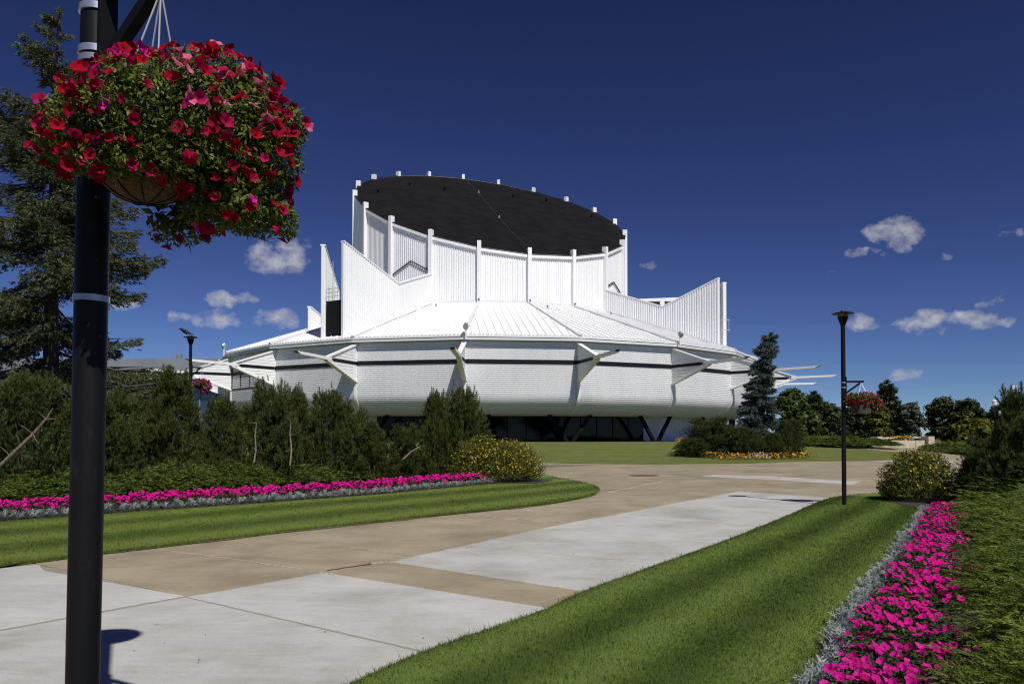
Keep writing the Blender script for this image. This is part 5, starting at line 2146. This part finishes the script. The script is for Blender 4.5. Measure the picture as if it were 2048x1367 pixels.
# ------------------------------------------------------------------ lamps and hanging baskets
def lamp(name, loc, H, r, label, arm_dir=None, arm_z=None, arm_l=.5, bands=(), lean=(0, 0), rz=0.0, extra_bands=(), head=.215):
    root = empty(name, loc, 0, label, 'street lamp', 'dark park lamps')
    root.rotation_euler = (lean[0], lean[1], 0)
    hz = H - .34
    MB().lathe([(r * 1.0, -.1), (r, hz * .5), (r * .97, hz)], 28).build('pole', M['post'], root, True)
    k = head / .215
    MB().lathe([(r * .93, hz - .01), (r * 1.05, hz), (.105 * k, hz + .19), (.112 * k, hz + .2)], 24).build('socket', M['post'], root, True)
    MB().lathe([(.100 * k, hz + .198), (.118 * k, hz + .285)], 24).build('lens', M['amber'], root, True)
    hd = MB().lathe([(.06 * k, hz + .28), (.215 * k, hz + .275), (.217 * k, hz + .285), (.16 * k, hz + .305), (.06 * k, hz + .318), (.05 * k, hz + .345), (.02 * k, hz + .352)], 28).build('lamp_shade', M['post'], root, True)
    for z in list(bands):
        MB().lathe([(r + .001, z - .013), (r + .006, z - .013), (r + .006, z + .013), (r + .001, z + .013)], 28).build('steel_band', M['band'], root, True)
    for z in extra_bands:
        MB().lathe([(r + .001, z - .012), (r + .005, z - .012), (r + .005, z + .012), (r + .001, z + .012)], 28).build('steel_band', M['galv'], root, True)
    if arm_dir is not None:
        d = Vector((*arm_dir, 0)).normalized()
        br = empty('bracket')
        br.parent = root
        q = d * (r + .005)
        bt = .045
        MB().bar(q + Vector((0, 0, arm_z - .34)), q + Vector((0, 0, arm_z + .12)), .07, .02, up=d).build('back_plate', M['post'], br)
        MB().bar(q + Vector((0, 0, arm_z)), d * (r + arm_l) + Vector((0, 0, arm_z)), bt, bt).build('arm', M['post'], br)
        MB().bar(q + Vector((0, 0, arm_z - .27)), d * (r + arm_l - .08) + Vector((0, 0, arm_z - .035)), bt * .9, bt * .9).build('strut', M['post'], br)
    return root


RIM = .30


def basket(name, C, spec, seed, n_leaf, leaf, flowers, fsize, label, hook, bowl_r=.20, bowl_h=.17, lm='petunia_leaf', wooden=False):
    """C: centre of the bowl's rim. spec: list of (centre offset, semi axes, weight)"""
    rng = np.random.default_rng(seed)
    C = Vector(C)
    root = empty(name, C, 0, label, 'flower basket', 'hanging flower baskets')
    pr = []
    if wooden:
        pr = [(bowl_r * .86, -bowl_h), (bowl_r, 0), (bowl_r * .95, 0), (bowl_r * .5, -.02)]
    else:
        for t in np.linspace(PI / 2 - .02, 0, 9):
            pr.append((bowl_r * math.cos(t), -bowl_h * math.sin(t)))
        pr.append((bowl_r * .93, 0.0))
        pr.append((bowl_r * .3, -.02))
    bw = MB().lathe(pr, 28).build('basket_bowl', M['wood'] if wooden else M['coir'], root, True)
    if not wooden:
        wr = MB()
        for j in range(10):
            a = 2 * PI * j / 10
            wr.tube([Vector((bowl_r * 1.012 * math.cos(t) * math.cos(a), bowl_r * 1.012 * math.cos(t) * math.sin(a), -bowl_h * 1.012 * math.sin(t))) for t in np.linspace(0, PI / 2 - .05, 8)], .0022, 5)
        wr.build('wire_frame', M['dark_steel'], bw)
    hk = Vector(hook) - C
    for j, a in enumerate((.6, 2.3, 3.9, 5.3)):
        e = Vector((bowl_r * math.cos(a), bowl_r * math.sin(a), 0))
        pts = [e, e.lerp(hk, .45) + Vector((.004, .003, 0)), e.lerp(hk, .5), hk]
        MB().tube(pts, .0032 if not wooden else .004, 6).build('hanger_wire', M['wire'], root)
    MB().tube([hk + Vector((0, 0, .05)), hk + Vector((.012, 0, .025)), hk + Vector((.0, 0, -.01)), hk + Vector((-.014, 0, .012))], .004, 6).build('hook', M['wire'], root)
    P, Nn = [], []
    wsum = sum(s[2] for s in spec)
    for (c, ax, w) in spec:
        k = int(n_leaf * w / wsum)
        d = fib(k, rng)
        sh = rng.uniform(.3, 1.0, (k, 1)) ** .45
        P.append(np.array(c) + d * np.array(ax) * sh * (1 + .08 * np.sin(d[:, :1] * 9 + d[:, 2:] * 7)))
        Nn.append(d)
    P, Nn = np.concatenate(P), np.concatenate(Nn)
    V, Fc = leaves(P, Nn + np.array([0, 0, .25]), rng, leaf, .48, .8)
    tag(link('leaves', npmesh('basket_leaves', V, Fc, M[lm]), None, root), kind='stuff')
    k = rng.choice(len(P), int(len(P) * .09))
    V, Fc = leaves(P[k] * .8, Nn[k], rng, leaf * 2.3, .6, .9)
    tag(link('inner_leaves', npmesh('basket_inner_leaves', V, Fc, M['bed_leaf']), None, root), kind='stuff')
    k = rng.choice(len(P), int(len(P) * .12))
    V, Fc = needles(P[k], Nn[k], rng, 1, leaf * 3.2, .005, .9)
    tag(link('stems', npmesh('basket_stems', V, Fc, M[lm]), None, root), kind='stuff')
    for (col, n, cond) in flowers:
        m_ = 0
        tries = 0
        while m_ < n and tries < 6000:
            tries += 1
            c, ax, w = spec[rng.choice(len(spec), p=[s[2] / wsum for s in spec])]
            d = fib(1, rng)[0]
            q = np.array(c) + d * np.array(ax) * rng.uniform(.97, 1.1)
            # not buried inside another lobe
            if any(np.sum(((q - np.array(c2)) / np.array(a2)) ** 2) < .8 for c2, a2, w2 in spec):
                continue
            if math.hypot(q[0], q[1]) < bowl_r * 1.02 and q[2] < -.03 and q[2] > -bowl_h - .08:
                continue
            if not cond(q, d):
                continue
            o = link('flower', PM[col][rng.integers(0, 3)], None, root)
            dd = Vector(d) * .8 + Vector((rng.normal() * .6 + .1, rng.normal() * .6 - .1, .25 + rng.normal() * .4))
            orient(o, dd, rng.uniform(0, 6))
            o.location = q
            s = fsize * rng.uniform(.75, 1.15)
            o.scale = (s, s, s)
            m_ += 1
    return root


# near lamp with the big basket
YP = 3.0
pb_ = at(165, 872, YP)
near_r = 62 / F * YP / 2
zb1, zb2, zb3 = at(186, 25, YP).z, at(180, 108, YP).z, at(178, 126, YP).z
arm_target = at(322, 0, 2.78)
ad = (arm_target.x - pb_.x, 2.78 - YP)
NL = lamp('street_lamp', (pb_.x, YP, 0), 4.95, near_r, 'large dark lamp post at the left, in front, carrying a red flower basket', ad, zb1 + .055, math.hypot(*ad) + .02 - near_r,
          (zb1, zb2), (0, R(.75), 0), 0, (zb3, at(168, 598, YP).z), head=.27)
hook = (arm_target.x, 2.78, arm_target.z + .035)
S = 2.78 / F
c0 = at(292, 338, 2.78)


def off(px, py, dy=0.0):
    q = at(px, py, 2.78)
    return (q.x - c0.x, dy, q.z - c0.z)


spec = [(off(345, 250), (185 * S, .34, 120 * S), 3.0), (off(215, 270, -.04), (92 * S, .24, 82 * S), 1.3), (off(490, 290, .02), (92 * S, .26, 135 * S), 1.7),
        (off(425, 160, .03), (90 * S, .2, 58 * S), .9), (off(285, 150, .04), (62 * S, .18, 45 * S), .5), (off(450, 405, .06), (105 * S, .18, 50 * S), .9), (off(310, 425, .24), (76 * S, .10, 36 * S), .3),
        (off(505, 415, .0), (66 * S, .2, 58 * S), .7), (off(135, 300, -.02), (46 * S, .14, 46 * S), .5), (off(555, 315, 0), (44 * S, .16, 84 * S), .6), (off(420, 335, -.12), (110 * S, .16, 66 * S), .9),
        (off(280, 352, -.17), (105 * S, .09, 36 * S), .8), (off(510, 190, .02), (52 * S, .14, 50 * S), .4), (off(570, 440, .0), (26 * S, .08, 40 * S), .2), (off(590, 255, .0), (24 * S, .08, 40 * S), .2), (off(105, 262, .0), (26 * S, .08, 30 * S), .15)]
basket('hanging_basket', c0, spec, 17, 26000, .0115,
       [('red', 115, lambda q, d: d[1] < .25), ('crimson', 145, lambda q, d: d[1] < .3), ('mag', 18, lambda q, d: d[1] < .2), ('pink', 22, lambda q, d: q[0] > .22 and q[2] > .08 and d[1] < .4)], .70,
       'large hanging basket of red and pink petunias on the near lamp post', hook, .165, .125)

# right lamp
g = gp(1688.5, 1013)
rr = 8.8 / F * g[1] / 2
za = at(1700, 763, g[1]).z
RL = lamp('street_lamp', (g[0], g[1], .03), at(1686, 622, g[1]).z - .03, rr, 'slim dark lamp post standing on the right lawn', (1, -.15), za - .03, .40, (za - .05, at(1688, 777, g[1]).z), head=21.0 / F * g[1])
hx = at(1720, 765, g[1])
c1 = at(1722, 805, g[1] - .06)
spec2 = [((0, 0, .08), (.33, .30, .17), 2), ((.22, 0, .02), (.24, .24, .20), 1.2), ((.40, .05, -.08), (.16, .15, .13), .5), ((-.22, 0, .06), (.17, .2, .13), .6)]
basket('hanging_basket', c1, spec2, 18, 3600, .026, [('red', 45, lambda q, d: q[2] > -.12), ('crimson', 30, lambda q, d: q[2] > -.1), ('pink', 8, lambda q, d: q[0] > .1)], 1.15,
       'small hanging basket of red flowers on the lamp standing on the right lawn', (hx.x, hx.y - .06, hx.z), .24, .25, 'shrub', True)

# far lamp behind the left pines, with a bird on it
YL = 28.6
p = at(380, 872, YL)
FLp = lamp('street_lamp', (p.x, YL, 0), at(380, 671, YL).z, 6.0 / F * YL / 2, 'dark lamp post rising behind the left pines with a bird on top', (1, -.2), at(400, 735, YL).z, .42, head=13.5 / F * YL)
c2 = at(404, 770, YL - .1)
basket('hanging_basket', c2, [((0, 0, .06), (.30, .28, .17), 1), ((.14, 0, -.1), (.20, .2, .2), .7)], 19, 1500, .035, [('mag', 60, lambda q, d: True)], 1.6,
       'magenta flower basket on the far lamp behind the left pines', at(404, 737, YL - .1), .2, .17, 'shrub')
# the bird: body, head, tail, wings, legs
bp = at(374, 668.5, YL)
bird = empty('bird', (bp.x, YL, bp.z), R(0), 'black bird perched on the far lamp behind the left pines', 'bird')
bm = MB()
bm.tube([(-.30, 0, .20), (-.275, 0, .205), (-.23, 0, .195), (-.17, 0, .165), (-.08, 0, .115), (.0, 0, .08), (.06, 0, .055), (.16, 0, .02), (.27, 0, -.015)],
        [.006, .012, .045, .05, .075, .072, .045, .022, .012], 12)
bm.build('body', M['bird'], bird, True)
MB().tube([(-.275, 0, .203), (-.33, 0, .19)], [.013, .002], 8).build('beak', M['bird'], bird)
for sg in (-1, 1):
    MB().hexa([(-.12, sg * .07, .15), (-.02, sg * .082, .14), (.16, sg * .03, .045), (.02, sg * .078, .06)],
              [(-.12, sg * .08, .15), (-.02, sg * .092, .14), (.16, sg * .036, .047), (.02, sg * .088, .06)]).build('wing', M['bird'], bird)
    MB().tube([(-.03, sg * .03, .05), (-.02, sg * .03, -.02)], .008, 6).build('leg', M['bird'], bird)

# far lamps on the right and a sports ground light
for px, top, Y, lab in ((1990, 799, 70, 'slender lamp with white head before the far dark trees'), (2001, 822, 105, 'distant lamp with white head, the smaller of the two, right of the other')):
    p = at(px, 872, Y)
    H = at(px, top, Y).z
    r = empty('street_lamp', (p.x, Y, 0), 0, lab, 'street lamp', 'distant park lamps')
    MB().tube([(0, 0, 0), (0, 0, H - .55)], [.09, .06], 8).build('pole', M['post'], r)
    MB().lathe([(.10, H - .55), (.2, H - .45), (.24, H - .1), (.12, H)], 12).build('globe', M['white'], r)
p = at(2028, 872, 160)
H = at(2028, 772, 160).z
fl = empty('floodlight_mast', (p.x, 160, -.3), 0, 'tall mast with a white lamp rack above the right pines', 'light mast')
MB().tube([(0, 0, 0), (0, 0, H)], [.25, .15], 8).build('mast', M['galv'], fl)
for i in range(3):
    MB().box(-.55, .55, -.25, .1, H - .9 + i * .5, H - .55 + i * .5).build('lamp_rack', M['white'], fl)

# ------------------------------------------------------------------ small things on the ground
g = gp(1288, 951)
mh = tag(MB().lathe([(.62, .0), (.62, .022), (.56, .028), (.1, .028)], 28, (0, 0, 0)).build('manhole_cover', M['rusty'], None), 'rusty brown round manhole cover in the far walk', 'manhole cover')
mh.location = (g[0], g[1], 0.0)

# stone planter at the end of the right walk
Y = 71.0
zb = float(hgt(36, Y))
pl = empty('stone_planter', (0, 0, 0), 0, 'low tan stone planter wall at the end of the right walk', 'planter wall')


def wallbox(pa, pb, top, dep, nm, mat=M['tan_wall'], Y0=Y, zoff=0):
    a, b2 = at(pa, 872, Y0), at(pb, 872, Y0)
    MB().box(a.x, b2.x, Y0, Y0 + dep, zb - .3 + zoff, at(pa, top, Y0).z).build(nm, mat, pl)


wallbox(1762, 1776, 876, 3.0, 'end_block')
wallbox(1777, 1830, 880, .35, 'front_wall', Y0=Y + .1)
wallbox(1831, 1856, 880, .35, 'front_wall', Y0=Y + .35)
wallbox(1857, 1869, 872, 3.0, 'end_block')
a, b2 = at(1755, 872, Y + 1.2), at(1862, 872, Y + 1.2)
mbx = MB()
for i in range(9):
    t0, t1 = i / 9, (i + 1) / 9 - .01
    x0, x1 = a.x + (b2.x - a.x) * t0, a.x + (b2.x - a.x) * t1
    z1 = at(1800, 873 + (i % 3) * .8, Y + 1.2).z
    MB().box(x0, x1, Y + 1.2, Y + 2.6, z1 - .12, z1).build('cap_stone', M['cap_stone'], pl)
MB().box(a.x, b2.x, Y + 1.4, Y + 2.4, zb - .2, zb + .7).build('rear_wall', M['tan_wall'], pl)
rng = np.random.default_rng(77)
n = 500
c = at(1805, 878, Y + .7)
X = c.x + rng.normal(size=n) * .42
Yy = Y + .8 + rng.normal(size=n) * .15
Z = zb + .62 + rng.random(n) * .36
pf = empty('planter_flowers', (c.x, Y + .8, zb), 0, 'yellow and orange flowers growing in the stone planter', 'flowers')
Pn = np.stack([X - c.x, Yy - Y - .8, Z - zb], 1)
for nm, sl, mt in (('leaves', slice(0, 280), M['shrub']), ('yellow_flowers', slice(280, 400), M['yellow']), ('orange_flowers', slice(400, 500), M['orange'])):
    V, Fc = leaves(Pn[sl] + np.array([0, 0, 0 if nm == 'leaves' else .08]), np.tile([0, -.5, 1.0], (len(Pn[sl]), 1)), rng, .09, .8)
    tag(link(nm, npmesh(nm, V, Fc, mt), None, pf), kind='stuff')

# dead leaves and specks blown onto the slabs
rng = np.random.default_rng(91)
n = 40
P = []
while len(P) < n:
    q = gp(rng.uniform(0, 1400), 960 + 400 * rng.random() ** .8)
    if not inside(lawn_right_poly, np.array([q[0]]), np.array([q[1]]))[0] and not inside(lawn_left_poly, np.array([q[0]]), np.array([q[1]]))[0]:
        P.append((q[0], q[1], .026))
V, Fc = leaves(np.array(P), np.tile([0, 0, 1.0], (n, 1)), rng, .013, .4, .25)
tag(link('leaf_litter', npmesh('leaf_litter', V, Fc, M['coir'])), 'small dry leaves scattered on the paving', kind='stuff')
